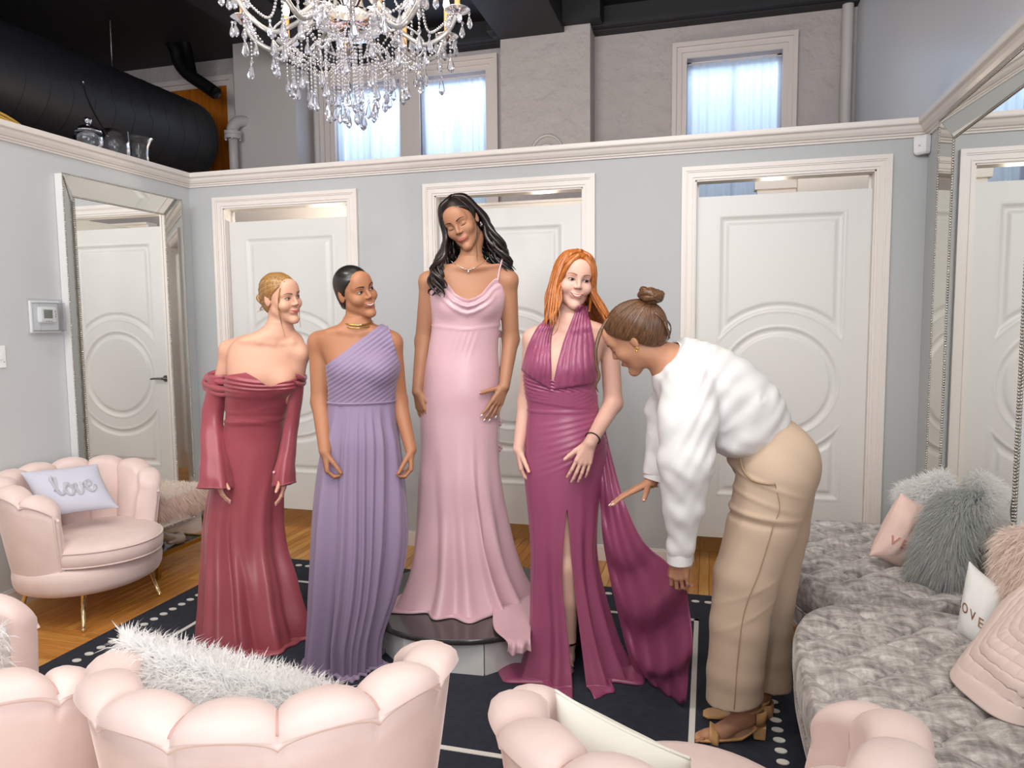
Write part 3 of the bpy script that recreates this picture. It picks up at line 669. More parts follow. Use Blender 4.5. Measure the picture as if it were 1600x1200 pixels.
# ---------------------------------------------------------------- scallop-backed velvet armchairs
def chair_parts():
    fm = math.radians(128); NP = 9
    def plan(phi, s=1.0):
        ry = np.where(np.abs(phi) < PI/2, .375, .30); return np.stack([.412*s*np.sin(phi), -ry*s*np.cos(phi)], -1)
    n = 190; phi = np.linspace(-fm, fm, n); u = (phi/fm+1)/2*NP; fr = u-np.floor(u); fr[-1] = 1
    bump = np.clip(1-(2*fr-1)**2, 0, 1)**.62
    zt = .742-.125*(np.abs(phi)/fm)**3.4+.026*(bump-.6)
    endf = np.sqrt(np.clip(1-np.clip((np.abs(phi)-(fm-.20))/.20, 0, 1)**2, .0, 1))
    T = .088*(.12+.88*endf)
    rows = []
    zb = .19
    for k in range(11):
        f = k/10; z = zb+(zt-.036-zb)*f; sc = .80+.20*np.clip((z-zb)/.5, 0, 1.1)**.8-.05*(1-smoothstep(0, .12, f))
        rows.append((sc, z, 0*phi))
    z0 = zt-.036; top = .80+.20*np.clip((z0-zb)/.5, 0, 1.1)**.8
    rows.append((top, z0+.008, -.012+0*phi)); 
    for k in range(9):
        a = PI*k/8; rows.append((top, z0+.015+(.034+.010*bump)*np.sin(a)**.8*(1), .016*math.cos(a)*(bump+.2)-(T*.5)*(1-math.cos(a))))
    for k in range(1, 9):
        f = k/8; z = z0+.018-(z0+.018-.36)*f; rows.append((top-.10*f, z, -T-.030*bump*math.sin(min(1, f*1.6+.15)*PI*.5)*endf+.004))
    G = np.zeros((len(rows), n, 3))
    for i, (sc, z, off) in enumerate(rows):
        p = plan(phi); d = p/np.linalg.norm(p, axis=1)[:, None]
        G[i, :, :2] = p*np.asarray(sc).reshape(-1, 1)+d*np.asarray(off).reshape(-1, 1)
        G[i, :, 2] = z
    shell = MB().grid(G)
    for j in (0, n-1):   # close the front edge of each arm
        idx = [i*n+j for i in range(len(rows))]; shell.f.append(tuple(idx) if j == 0 else tuple(reversed(idx)))
    pip = G[11].copy(); d = plan(phi); d /= np.linalg.norm(d, axis=1)[:, None]; pip[:, :2] += d*.013
    piping = MB().tube(pip, .0075, 8)
    for j in (2, n-3): piping.tube(spline([G[2, j]+np.array([*d[j]*.004, 0]), G[6, j]+np.array([*d[j]*.004, 0]), G[10, j]+np.array([*d[j]*.006, 0]), pip[j]], 16), .005, 6)
    seams = MB()
    for k in range(1, NP):
        j = int(round(k/NP*(n-1))); seams.tube([G[r, j]+np.array([*d[j]*.002, .002]) for r in range(13, len(rows))], .0035, 5)
    def disc(prof, rx, ryb, ryf, n=56):
        a = np.linspace(0, 2*PI, n, endpoint=False); P = []
        for s, z in prof: P.append(np.stack([(rx+s)*np.cos(a), np.where(np.sin(a) > 0, ryf+s, ryb+s)*np.sin(a), 0*a+z], -1))
        m = MB().grid(P, cv=True); m.f.append(tuple(reversed(range(n)))); k = len(prof)-1; m.f.append(tuple(k*n+i for i in range(n))); return m
    basem = disc([(-.10, .175), (-.04, .180), (-.012, .195), (0, .22), (.004, .26), (0, .30), (-.02, .315), (-.2, .315)], .355, .31, .34)
    cush = disc([(-.3, .312), (-.035, .312), (-.008, .325), (.004, .345), (.006, .375), (.0, .402), (-.012, .418), (-.05, .434), (-.15, .446), (-.29, .450)], .318, .24, .385)
    a = np.linspace(0, 2*PI, 80, endpoint=False)
    cp = MB()
    for zz, s in ((.402, .003), (.328, -.002)): cp.tube(np.stack([(.318+s)*np.cos(a), np.where(np.sin(a) > 0, .385+s, .24+s)*np.sin(a), 0*a+zz], -1), .0045, 6, closed=True)
    legs = []
    for sx in (-1, 1):
        for sy in (-1, 1):
            tp, ft = np.array([.20*sx, .18*sy, .20]), np.array([.245*sx, .215*sy, .012]); legs.append((MB().tube([tp, tp*.5+ft*.5, ft], [.014, .0115, .008], 10), MB().sphere(ft+np.array([0, 0, -.001]), .012, 10, 7)))
    return shell, piping, seams, basem, cush, cp, legs
def make_chair(loc, rz, label):
    t = thing('scalloped_armchair', label, 'armchair', loc, rz, 'blush scalloped armchairs')
    sh, pi, se, ba, cu, cp, lg = chair_parts()
    s = sh.build('backrest', 'blush_velvet', t, local=True, sharp=75)
    pi.build('piping', 'blush_velvet', s, local=True); se.build('channel_seam', 'blush_dark', s, local=True)
    ba.build('seat_base', 'blush_velvet', t, local=True, sharp=70); c = cu.build('seat_cushion', 'blush_velvet', t, local=True, sharp=70); cp.build('piping', 'blush_velvet', c, local=True)
    for a, b in lg:
        l = a.build('leg', 'gold_brush', t, local=True); b.build('foot_ball', 'gold_brush', l, local=True)
    return t
def D2(px_, D): p = at(px_, 600, D); return (p[0], p[1], 0)
CH_L = (-3.165, 2.985, 0)
chair0 = make_chair(CH_L, math.radians(-92), 'blush scalloped armchair against left wall holding the lavender cushion')
CH_B = D2(421, 1.66); CH_C = D2(1098, 1.40); CH_A = D2(-46, 1.80)
dup(chair0, CH_B, YAW+.03, 'blush scalloped armchair seen from behind with long white fur cushion')
dup(chair0, CH_C, YAW-.12, 'blush scalloped armchair seen from behind nearest the ottoman, with plain cream cushion')
dup(chair0, CH_A, YAW-.75, 'blush scalloped armchair cut off by the lower left picture corner')

# ---- cushions on the armchairs
pw = Pillow(at(32, 738, 3.62), at(152, 725, 3.82), at(64, 810, 3.50), .10, .004)
t = thing('lavender_cushion', 'pale lavender cushion with sequinned script word on left armchair', 'cushion', pw.c-pw.d)
pw.mb().build('cover', 'lavender_cushion', t)
script = {'l': [(-.46, .12), (-.40, -.10), (-.36, -.42), (-.40, -.58), (-.46, -.50), (-.45, -.2), (-.40, .22), (-.34, .38), (-.27, .30)],
          'o': [(-.27, .30), (-.18, .0), (-.10, -.08), (-.16, -.12), (-.22, .08), (-.20, .34), (-.10, .44), (-.03, .30), (-.04, .05), (-.12, -.06)],
          'v': [(-.10, -.02), (.0, .02), (.08, -.06), (.06, .16), (.10, .42), (.18, .36), (.23, .10), (.22, -.12), (.30, -.06)],
          'e': [(.30, .06), (.40, .08), (.48, -.02), (.46, -.16), (.38, -.16), (.34, .06), (.36, .28), (.45, .36), (.54, .24), (.58, .08)]}
for L, pts in script.items():
    q = spline(pts, 40); c = pw.pt(q[:, 0]*1.0+.04, q[:, 1]*.85+.05, 1, .004)
    mb = MB().tube(c, .0075, 6)
    for k in range(0, 40):
        mb.sphere(c[k]+rng.normal(0, .003, 3), (.0055, .0055, .003), 6, 4)
    mb.build('sequin_letter', 'sequin', t)
P_ = Pillow(at(196, 998, 1.66), at(528, 1090, 1.56), at(196, 998, 1.66)+np.array([0, 0, -.27])+FH*.02, .15)
t = thing('fur_cushion', 'long shaggy white fur cushion standing in the nearest left armchair', 'cushion', P_.c+P_.d)
P_.mb().build('cover', 'fur_white', t)
for sd in (1, -1):
    p, n = P_.sample(9000, sd); V, F = fur(p, n, .062, .0030, .5, .5, comb=RH*-.25+np.array([0, 0, .25])); obj('fur_pile', V, F, 'fur_white', t, False, kind='stuff')
a = np.linspace(-1, 1, 1600); p = P_.pt(a, -np.ones_like(a)*.97, 1); V, F = fur(p, np.tile([0, 0, 1.], (1600, 1)), .055, .004, .3, .6); obj('fur_pile', V, F, 'fur_white', t, False, kind='stuff')
P_ = Pillow(at(866, 1078, 1.46), at(1080, 1186, 1.32), at(866, 1078, 1.46)+np.array([0, 0, -.30])+FH*-.02+RH*.02, .14, .003)
t = thing('cream_cushion', 'plain cream cushion tipped in the armchair nearest the ottoman', 'cushion', P_.c+P_.d)
P_.mb().build('cover', 'cream_cushion', t)
a = np.linspace(-.985, .985, 40); MB().tube(P_.pt(a, -np.ones_like(a), 1), .004, 6).build('piping', 'cream_cushion', t)
P_ = Pillow(at(-95, 972, 1.95), at(10, 980, 1.91), at(-95, 1085, 1.93), .12)
t = thing('fur_cushion', 'white fur cushion at left picture edge in the cut-off armchair', 'cushion', P_.c+P_.d)
P_.mb().build('cover', 'fur_white', t); p, n = P_.sample(3500); V, F = fur(p, n, .05, .004, .4, .5); obj('fur_pile', V, F, 'fur_white', t, False, kind='stuff')

# ---------------------------------------------------------------- fur topped bench
bx0, bx1, by0, by1 = -3.53, -3.135, 3.435, 3.875
t = thing('fur_bench', 'gold framed bench with shaggy cream fur seat under the left mirror', 'bench', ((bx0+bx1)/2, (by0+by1)/2, 0))
for x in (bx0+.012, bx1-.012):
    for y in (by0+.012, by1-.012): o = MB().box((x-.011, y-.011, 0), (x+.011, y+.011, .40)).build('leg', 'gold_matte', t, smooth=False); bevel(o, .002, 1)
for z, nm in ((.125, 'shelf_rail'), (.375, 'seat_rail')):
    fr = MB()
    for a, b in (((bx0, by0), (bx1, by0+.022)), ((bx0, by1-.022), (bx1, by1)), ((bx0, by0), (bx0+.022, by1)), ((bx1-.022, by0), (bx1, by1))): fr.box((*a, z), (*b, z+.022))
    fr.build(nm, 'gold_matte', t, smooth=False)
MB().box((bx0+.02, by0+.02, .135), (bx1-.02, by1-.02, .142)).build('glass_shelf', 'thin_glass', t, smooth=False)
o = MB().box((bx0-.01, by0-.015, .395), (bx1+.01, by1+.015, .465)).build('seat_pad', 'fur_cream', t, smooth=False); bevel(o, .03, 3)
n = 7000; X = rng.uniform(bx0-.01, bx1+.01, n); Y_ = rng.uniform(by0-.015, by1+.015, n)
V, F = fur(np.stack([X, Y_, 0*X+.463], -1), np.tile([0, 0, 1.], (n, 1)), .05, .004, .5, .55); obj('fur_pile', V, F, 'fur_cream', t, False, kind='stuff')
for (ax, cst, nn) in (('y', bx1+.01, (1, 0, 0)), ('x', by0-.015, (0, -1, 0)), ('x', by1+.015, (0, 1, 0))):
    n = 2600; Z = rng.uniform(.41, .47, n)
    if ax == 'y': p = np.stack([0*Z+cst, rng.uniform(by0-.015, by1+.015, n), Z], -1)
    else: p = np.stack([rng.uniform(bx0-.01, bx1+.01, n), 0*Z+cst, Z], -1)
    V, F = fur(p, np.tile(np.array(nn, float)*.45+np.array([0, 0, -.8]), (n, 1)), .085, .0042, .5, .25); obj('fur_fringe', V, F, 'fur_cream_tip' if ax == 'y' else 'fur_cream', t, False, kind='stuff')

# ---------------------------------------------------------------- tufted ottomans
def ottoman(name, label, cx, cy, a, b, n, zt, rot=0.0, p=.195):
    t = thing(name, label, 'ottoman', (cx, cy, 0), 0, None)
    na = 300; ph = np.linspace(0, 2*PI, na, endpoint=False)
    r = (np.abs(np.cos(ph)/a)**n+np.abs(np.sin(ph)/b)**n)**(-1/n)
    def tuft(x, y):
        u, v = (x+y)/p, (x-y)/p
        return (np.abs(np.sin(PI*u))*np.abs(np.sin(PI*v)))**.42
    rows = []; top = []
    for s in np.concatenate([np.linspace(.004, .93, 75)]):
        x, y = s*r*np.cos(ph), s*r*np.sin(ph); fade = 1-smoothstep(.86, .985, s)
        rows.append(np.stack([x, y, zt-.036*(1-tuft(x, y))*fade-.004*(1-fade)+0*x], -1))
    px_, py_ = .95*r*np.cos(ph), .95*r*np.sin(ph); crease = (1-tuft(px_*1, py_*1))
    arc = np.cumsum(np.hypot(np.diff(px_, append=px_[0]), np.diff(py_, append=py_[0]))); pl = np.abs(np.sin(PI*arc/.155))**.25
    for k in range(1, 15):
        an = -PI/2+0; f = k/14; ang_ = PI/2*(1-2*f)
        bulge = .93+.07*math.cos(ang_)**.7; z = zt-.075+.075*math.sin(ang_)*1.0
        s = (bulge-.018*(1-pl)*math.cos(ang_)); rows.append(np.stack([s*r*np.cos(ph), s*r*np.sin(ph), 0*r+z-.004], -1))
    P = np.array(rows); P[..., 0] += cx; P[..., 1] += cy
    c = MB().grid(P, cv=True, flip=False); c.f.append(tuple(range(na))[::-1])
    c.build('tufted_cushion', 'crushed_velvet', t)
    lo = []
    for s, z in ((.90, zt-.150), (.965, zt-.155), (.985, zt-.17), (.975, zt-.21), (.93, zt-.262), (.85, zt-.268), (.3, zt-.268)):
        lo.append(np.stack([cx+s*r*np.cos(ph), cy+s*r*np.sin(ph), 0*r+z], -1))
    MB().grid(lo, cv=True).build('upholstered_rail', 'crushed_velvet', t)
    MB().tube(np.stack([cx+.972*r*np.cos(ph), cy+.972*r*np.sin(ph), 0*r+zt-.156], -1), .006, 6, closed=True).build('welt_cord', 'crushed_velvet', t)
    btn = None
    for iu in range(-9, 10):
        for iv in range(-9, 10):
            x, y = (iu+iv)*p/2, (iu-iv)*p/2
            if abs(x/a)**n+abs(y/b)**n < .84**n:
                if btn is None: btn = MB().sphere((0, 0, 0), (.011, .011, .006), 10, 6).build('button', 'crushed_velvet', t, local=True); o = btn
                else: o = btn.copy(); COL.objects.link(o)
                o.location = (x, y, zt-.030+.002)
    for sx in (-.62, .62):
        for sy in (-.72, .72): MB().tube([(cx+a*sx, cy+b*sy, zt-.26), (cx+a*sx*1.04, cy+b*sy*1.03, 0)], [.026, .016], 10).build('leg', 'dark_leg', t)
    return t
ottoman('tufted_ottoman', 'grey crushed velvet tufted ottoman nearest the camera beside the pink throw', .665, 2.23, .392, .61, 3.0, .462)
ottoman('tufted_ottoman', 'grey crushed velvet tufted ottoman by the doors under pink and fur pillows', .70, 3.475, .362, .575, 3.0, .452)

# ---- pillows on the ottomans
def lying(TLp, TRp, BLp): return [at(*q) for q in (TLp, TRp, BLp)]
OT = .452
P_ = Pillow(at(1407, 762, 3.40), at(1478, 738, 3.22), at(1420, 850, 3.36), .11)
t = thing('fur_cushion', 'fluffy white fur cushion propped on back ottoman behind the pink cushion', 'cushion', P_.c+P_.d)
P_.mb().build('cover', 'fur_white', t)
for sd in (1, -1):
    p, n = P_.sample(7500, sd); V, F = fur(p, n, .060, .0032, .4, .5, comb=(0, 0, .25)); obj('fur_pile', V, F, 'fur_white', t, False, kind='stuff')
P_ = Pillow(at(1408, 770, 3.06), at(1456, 792, 3.10), at(1358, 868, 2.98), .125, .006)
P_.d = P_.d*1.0
t = thing('pink_cushion', 'soft pink cushion with raised letters leaning on the grey fur pillow', 'cushion', P_.c+P_.d)
P_.mb().build('cover', 'pink_cushion', t)
def letters(P, txt, u0, v0, w, h, mt, off, t, name='letter', extr=.03, shear=0):
    k = len(txt)
    for i, ch in enumerate(txt):
        v, f = text_mesh(ch, 1.0, .0); c = u0+(i-(k-1)/2)*w
        bm = MB(); uu = c+v[:, 0]*w*1.15; vv = v0-v[:, 1]*h*1.4+shear*(i-(k-1)/2)
        A = P.pt(uu, vv, 1, off); B = P.pt(uu, vv, 1, -.002); n = len(v)
        edges = {}
        for q in f:
            for e in zip(q, q[1:]+q[:1]): edges[e] = 1
        side = [(a, b, b+n, a+n) for (a, b) in edges if (b, a) not in edges]
        bm.add(np.concatenate([A, B]), [tuple(q) for q in f]+[tuple(reversed(q)) for q in side]).build(name, mt, t, smooth=False)
letters(P_, 'VE', -.42, .40, .44, .27, 'pink_deep', .004, t)
P_ = Pillow(at(1480, 776, 2.93), at(1540, 770, 2.80), at(1440, 902, 2.87), .14)
t = thing('fur_cushion', 'long haired slate grey cushion slumped on back ottoman', 'cushion', P_.c+P_.d)
P_.mb().build('cover', 'grey_satin', t)
p, n = P_.sample(13000); V, F = fur(p, n, .080, .0034, .9, .4, comb=-P_.n*.0+RH*-.35+np.array([0, 0, -.25])); obj('fur_pile', V, F, 'fur_grey', t, False, kind='stuff')
P_ = Pillow(at(1514, 876, 2.42), at(1574, 920, 2.30), at(1494, 988, 2.36), .11, .003)
t = thing('white_cushion', 'plump white cushion with rose gold letters on the nearer ottoman', 'cushion', P_.c+P_.d)
P_.mb().build('cover', 'white_cushion', t)
letters(P_, 'LOVE', -.25, .20, .42, .26, 'rose_gold', .003, t, shear=.03)
P_ = Pillow(at(1572, 830, 2.40), at(1650, 815, 2.22), at(1580, 985, 2.32), .09)
t = thing('fur_cushion', 'blush pink fur cushion at right picture edge behind the throw', 'cushion', P_.c+P_.d)
P_.mb().build('cover', 'fur_blush', t); p, n = P_.sample(6000); V, F = fur(p, n, .06, .0045, .9, .45, comb=(0, 0, -.3)); obj('fur_pile', V, F, 'fur_blush', t, False, kind='stuff')
# quilted throw: folded heap draped down to the seat
t = thing('quilted_throw', 'pale pink quilted throw heaped at the right picture edge', 'throw', (.85, 2.1, .46))
nu, nv = 160, 150
E_ = np.array([at(1612, 905, 2.26), at(1566, 945, 2.24), at(1530, 995, 2.22)]+[on_z(x, y, .462) for x, y in ((1496, 1040), (1489, 1062), (1518, 1092), (1560, 1122), (1608, 1134), (1668, 1128))]); E2 = spline(E_, nu)
C_ = np.array([.97, 2.06, .64]); G = np.zeros((nv, nu, 3))
for j in range(nv):
    f = j/(nv-1); h = math.sin(min(1, f*1.05)*PI/2)
    G[j] = E2*(1-f)+C_*f; G[j, :, 2] = E2[:, 2]+(C_[2]+.10-E2[:, 2])*h*(1-.15*f)
uu = np.linspace(0, 1, nu)[None, :]; vv = np.linspace(0, 1, nv)[:, None]
q = .013*np.abs(np.sin(PI*vv*15+1.2*np.sin(uu*7)))**.5+.005*np.abs(np.sin(PI*uu*15+vv*3))**.5+.004*np.sin(uu*9+vv*5)*np.sin(vv*8+2)*(vv > .04)
G[..., 2] += q*np.clip(vv*8, 0, 1)*(1-smoothstep(.40, .85, vv)); G[..., :2] += (.005*np.sin(vv*25+uu*8)*np.clip(vv*8, 0, 1)*(1-smoothstep(.3, .7, vv)))[..., None]
o = MB().grid(G).build('quilted_cloth', 'pink_quilt', t); sd = o.modifiers.new('thickness', 'SOLIDIFY'); sd.thickness = .008; sd.offset = 1

# ---------------------------------------------------------------- chandelier
cc = at(546, 44, 3.0); CX, CY = cc[0], cc[1]; CZ = cc[2]
ch = thing('crystal_chandelier', 'large crystal chandelier with candle arms and hanging drops', 'chandelier', (CX, CY, CZ))
MB().lathe([(0, -.03), (.03, -.03), (.05, -.015), (.11, .0), (.14, .03), (.145, .05), (.11, .05), (.05, .06), (.03, .09), (.05, .13), (.035, .17), (.02, .20), (.03, .30), (.05, .36), (.03, .42), (.015, .5), (.0, .5)], (CX, CY, CZ-.02), 28).build('stem', 'crystal_arm', ch)
MB().tube([(CX, CY, CZ+.45), (CX, CY, ZC)], .008, 6).build('chain', 'gold_brush', ch)
def drop_mesh(s=1.0):
    pr = [(0, 0), (.006, -.004), (.0075, -.009), (.006, -.014), (.003, -.018), (.0035, -.021), (.009, -.034), (.0135, -.052), (.0145, -.060), (.011, -.070), (0, -.080)]
    return MB().lathe([(r*s, z*s) for r, z in pr], (0, 0, 0), 8)
DROP = None
def drop(x, y, z, s=1.0):
    global DROP
    if DROP is None:
        DROP = drop_mesh().build('crystal_drop', 'crystal', ch, smooth=False, local=True); o = DROP
    else: o = DROP.copy(); COL.objects.link(o)
    o.location = (x-CX, y-CY, z-CZ); o.scale = (s, s*random.uniform(.85, 1), s*random.uniform(.9, 1.1)); o.rotation_euler = (random.uniform(-.08, .08), random.uniform(-.08, .08), random.uniform(0, 3))
_bs = MB().sphere((0, 0, 0), 1, 6, 4)
def beads(P, r=.0055, step=.0125):
    P = np.asarray(P); L = np.concatenate([[0], np.cumsum(np.linalg.norm(np.diff(P, axis=0), axis=1))]); n = max(2, int(L[-1]/step)); mb = MB()
    for s in np.linspace(0, L[-1], n):
        mb.add(_bs.verts()*r+np.array([np.interp(s, L, P[:, k]) for k in range(3)]), _bs.f)
    return mb
NA = 10
pol = lambda r, a, z: np.array([CX+r*math.cos(a), CY+r*math.sin(a), CZ+z])
for tier, (nA, R0, zoff) in enumerate(((10, .44, -.02), (6, .27, .10))):
    for i in range(nA):
        a = 2*PI*i/nA+.2+tier*.3
        pts = [pol(.05, a, .02+zoff), pol(R0*.30, a, .06+zoff), pol(R0*.5, a, -.01+zoff), pol(R0*.7, a, -.055+zoff), pol(R0*.9, a, -.01+zoff), pol(R0, a, .06+zoff)]
        arm = MB().tube(spline(pts, 26), .0095, 8).build('arm', 'crystal_arm', ch)
        e = pol(R0, a, .06+zoff)
        MB().lathe([(0, -.012), (.012, -.01), (.022, 0), (.050, .012), (.052, .016), (.02, .012), (.014, .03), (0, .03)], e, 14).build('drip_pan', 'crystal', arm)
        MB().lathe([(0, .0), (.0115, 0), (.0115, .095), (0, .095)], e+np.array([0, 0, .028]), 10).build('candle_sleeve', 'candle_sleeve', arm)
        MB().lathe([(0, 0), (.008, .002), (.015, .022), (.012, .04), (.004, .062), (0, .068)], e+np.array([0, 0, .123]), 10).build('bulb', 'bulb', arm)
        for k in range(5 if tier == 0 else 3):
            b = a+k*2*PI/5; drop(e[0]+.046*math.cos(b), e[1]+.046*math.sin(b), e[2]+.008-.02*(k % 2), .85)
        m = pol(R0*.7, a, -.065+zoff); drop(*m, 1.0); 
        st = beads([pol(R0*.93, a, .02+zoff), pol(R0*.93, a, -.085+zoff)]).build('bead_strand', 'crystal', ch); drop(*pol(R0*.93, a, -.09+zoff), 1.05)
        a2 = 2*PI*(i+1)/nA+.2+tier*.3; am = (a+a2)/2
        sw = spline([pol(R0*.95, a, .05+zoff), pol(R0*.82, am, -.05+zoff), pol(R0*.95, a2, .05+zoff)], 14); beads(sw, .0058).build('bead_strand', 'crystal', ch); drop(*pol(R0*.82, am, -.055+zoff), .9)
        beads(spline([pol(R0*.7, a, -.06+zoff), pol(R0*.45, a, -.13+zoff*.6), pol(.12, a, -.07)], 14), .0055).build('bead_strand', 'crystal', ch)
for R0, n, z0, z1 in ((.30, 16, -.06, -.14), (.22, 14, -.08, -.19), (.155, 14, -.10, -.25), (.10, 10, -.08, -.285), (.045, 6, -.06, -.31)):
    ring = np.array([pol(R0, a, z0) for a in np.linspace(0, 2*PI, 40)]); beads(ring, .005).build('bead_ring', 'crystal', ch)
    for i in range(n):
        a = 2*PI*i/n+R0*9; zz = z1+random.uniform(-.025, .025); beads([pol(R0, a, z0), pol(R0, a, zz)], .005).build('bead_strand', 'crystal', ch); drop(*pol(R0, a, zz-.003), random.uniform(.8, 1.05))
light('chandelier_glow', 'POINT', (CX, CY, CZ+.16), (CX, CY, 0), 14, (1, .86, .68), .25)
# ================================================================ implicit shapes: smooth unions of tapered limbs, meshed with surface nets
def unit(v): v = np.asarray(v, float); return v/(np.linalg.norm(v)+1e-12)
def smin(a, b, k):
    if k <= 0: return np.minimum(a, b)
    h = np.maximum(k-np.abs(a-b), 0)/k; return np.minimum(a, b)-h*h*k*.25
class Sdf:
    def __init__(s): s.ops = []
    def add(s, fn, lo, hi, k=.01, op='add'): s.ops.append((fn, np.asarray(lo, float), np.asarray(hi, float), k, op)); return s
    def cone(s, a, b, ra, rb, k=.01, op='add', flat=None, fs=1.0):
        a = np.asarray(a, float); b = np.asarray(b, float); ba = b-a; L2 = ba @ ba+1e-12; fl = None if flat is None else unit(flat)
        def fn(P):
            h = np.clip(((P-a) @ ba)/L2, 0, 1); o = P-a-h[..., None]*ba
            if fl is not None: o = o+fl*((o @ fl)*(1/fs-1))[..., None]
            return (np.sqrt((o*o).sum(-1))-(ra+h*(rb-ra)))*(fs if fl is not None and fs < 1 else 1)
        r = max(ra, rb)*max(1, fs); return s.add(fn, np.minimum(a, b)-r, np.maximum(a, b)+r, k, op)
    def chain(s, pts, rs, k=.01, **kw):
        for i in range(len(pts)-1): s.cone(pts[i], pts[i+1], rs[i], rs[i+1], k, **kw)
        return s
    def ell(s, c, r, k=.01, op='add', rot=None):
        c = np.asarray(c, float); r = np.asarray(r, float); Rm = np.eye(3) if rot is None else np.asarray(rot, float)
        def fn(P):
            q = (P-c) @ Rm; k0 = np.sqrt(((q/r)**2).sum(-1)); k1 = np.sqrt(((q/r**2)**2).sum(-1))+1e-9
            return k0*(k0-1)/k1
        e = np.abs(Rm) @ r; return s.add(fn, c-e, c+e, k, op)
    def sub(s, other, c, Rm, sc, k=.01, lo=None, hi=None):
        """another Sdf placed with origin c, axes Rm (columns) and scale sc"""
        c = np.asarray(c, float)
        def fn(P):
            shp = P.shape[:-1]; return (other.eval(((P-c) @ Rm).reshape(-1, 3)/sc)*sc).reshape(shp)
        l, h = other.bounds(); q = np.array([[x, y, z] for x in (l[0], h[0]) for y in (l[1], h[1]) for z in (l[2], h[2])])*sc @ Rm.T+c
        return s.add(fn, q.min(0), q.max(0), k)
    def bounds(s):
        a = [o for o in s.ops if o[4] == 'add']; return np.min([o[1] for o in a], 0), np.max([o[2] for o in a], 0)
    def eval(s, P):
        P = np.asarray(P, float); D = np.full(P.shape[:-1], 9.0)
        for fn, lo, hi, k, op in s.ops:
            pad = k+.05; m = np.all((P > lo-pad) & (P < hi+pad), axis=-1)
            if not m.any(): continue
            d = fn(P[m]); D[m] = smin(D[m], d, k) if op == 'add' else -smin(-D[m], d, k)
        return D
    def grid(s, lo, hi, h):
        lo = np.asarray(lo, float); n = np.ceil((np.asarray(hi)-lo)/h).astype(int)+1
        ax = [lo[i]+h*np.arange(n[i]) for i in range(3)]; D = np.full(n, 9.0, np.float32)
        for fn, l, u, k, op in s.ops:
            pad = k+2.5*h; sl = []
            for i in range(3):
                a = max(0, int((l[i]-pad-lo[i])/h)); b = min(n[i], int((u[i]+pad-lo[i])/h)+2); sl.append(slice(a, b))
            if any(q.stop <= q.start for q in sl): continue
            P = np.stack(np.meshgrid(*[ax[i][sl[i]] for i in range(3)], indexing='ij'), -1); d = fn(P).astype(np.float32); cur = D[tuple(sl)]
            D[tuple(sl)] = smin(cur, d, k) if op == 'add' else -smin(-cur, d, k)
        return D, lo
def surface_nets(D, lo, h):
    S = D < 0; n = np.array(D.shape)-1
    c = np.zeros(n, np.int8)
    for i in (0, 1):
        for j in (0, 1):
            for k in (0, 1): c += S[i:n[0]+i, j:n[1]+j, k:n[2]+k]
    act = (c > 0) & (c < 8); idx = np.argwhere(act)
    if len(idx) == 0: return np.zeros((0, 3)), np.zeros((0, 4), int)
    off = np.array([(i, j, k) for i in (0, 1) for j in (0, 1) for k in (0, 1)])
    V = np.stack([D[tuple((idx+o).T)] for o in off], 1); pos = np.zeros((len(idx), 3)); cnt = np.zeros(len(idx))
    for a in range(8):
        for b in range(a+1, 8):
            if np.abs(off[a]-off[b]).sum() != 1: continue
            va, vb = V[:, a], V[:, b]; m = (va < 0) != (vb < 0); t = np.where(m, va/np.where(m, va-vb, 1), 0)
            pos += np.where(m[:, None], off[a]+t[:, None]*(off[b]-off[a]), 0); cnt += m
    verts = lo+h*(idx+pos/cnt[:, None]); ids = np.full(n, -1, int); ids[tuple(idx.T)] = np.arange(len(idx)); F = []
    for ax in range(3):
        o1, o2 = (ax+1) % 3, (ax+2) % 3; A = [slice(None)]*3; B = [slice(None)]*3; A[ax] = slice(0, -1); B[ax] = slice(1, None)
        sa, sb = S[tuple(A)], S[tuple(B)]; e = np.argwhere(sa != sb)
        e = e[(e[:, o1] > 0) & (e[:, o2] > 0) & (e[:, o1] < n[o1]) & (e[:, o2] < n[o2])]
        if not len(e): continue
        q = []
        for d1, d2 in ((-1, -1), (0, -1), (0, 0), (-1, 0)):
            f = e.copy(); f[:, o1] += d1; f[:, o2] += d2; q.append(ids[tuple(f.T)])
        q = np.stack(q, 1); fl = sa[tuple(e.T)]; q[~fl] = q[~fl][:, ::-1]; F.append(q[(q >= 0).all(1)])
    return verts, np.concatenate(F)
def sdf_mesh(S, h, lo=None, hi=None, fine=()):
    """one surface; boxes in `fine` = (lo, hi, h) are meshed at a smaller step"""
    if lo is None: lo, hi = S.bounds(); lo = lo-3*h; hi = hi+3*h
    D, l = S.grid(lo, hi, h); V, F = surface_nets(D, l, h); mbs = []
    if fine:
        c = V[F].mean(1); keep = np.ones(len(F), bool)
        for fl, fh, hh in fine: keep &= ~np.all((c > np.asarray(fl)+h*.9) & (c < np.asarray(fh)-h*.9), axis=1)
        F = F[keep]
        us = np.unique(F); mp = np.full(len(V), -1); mp[us] = np.arange(len(us)); V = V[us]; F = mp[F]
    VV, FF, n = [V], [F], len(V)
    for fl, fh, hh in fine:
        D, l = S.grid(fl, fh, hh); v, f = surface_nets(D, l, hh); VV.append(v); FF.append(f+n); n += len(v)
    return np.concatenate(VV), np.concatenate(FF)
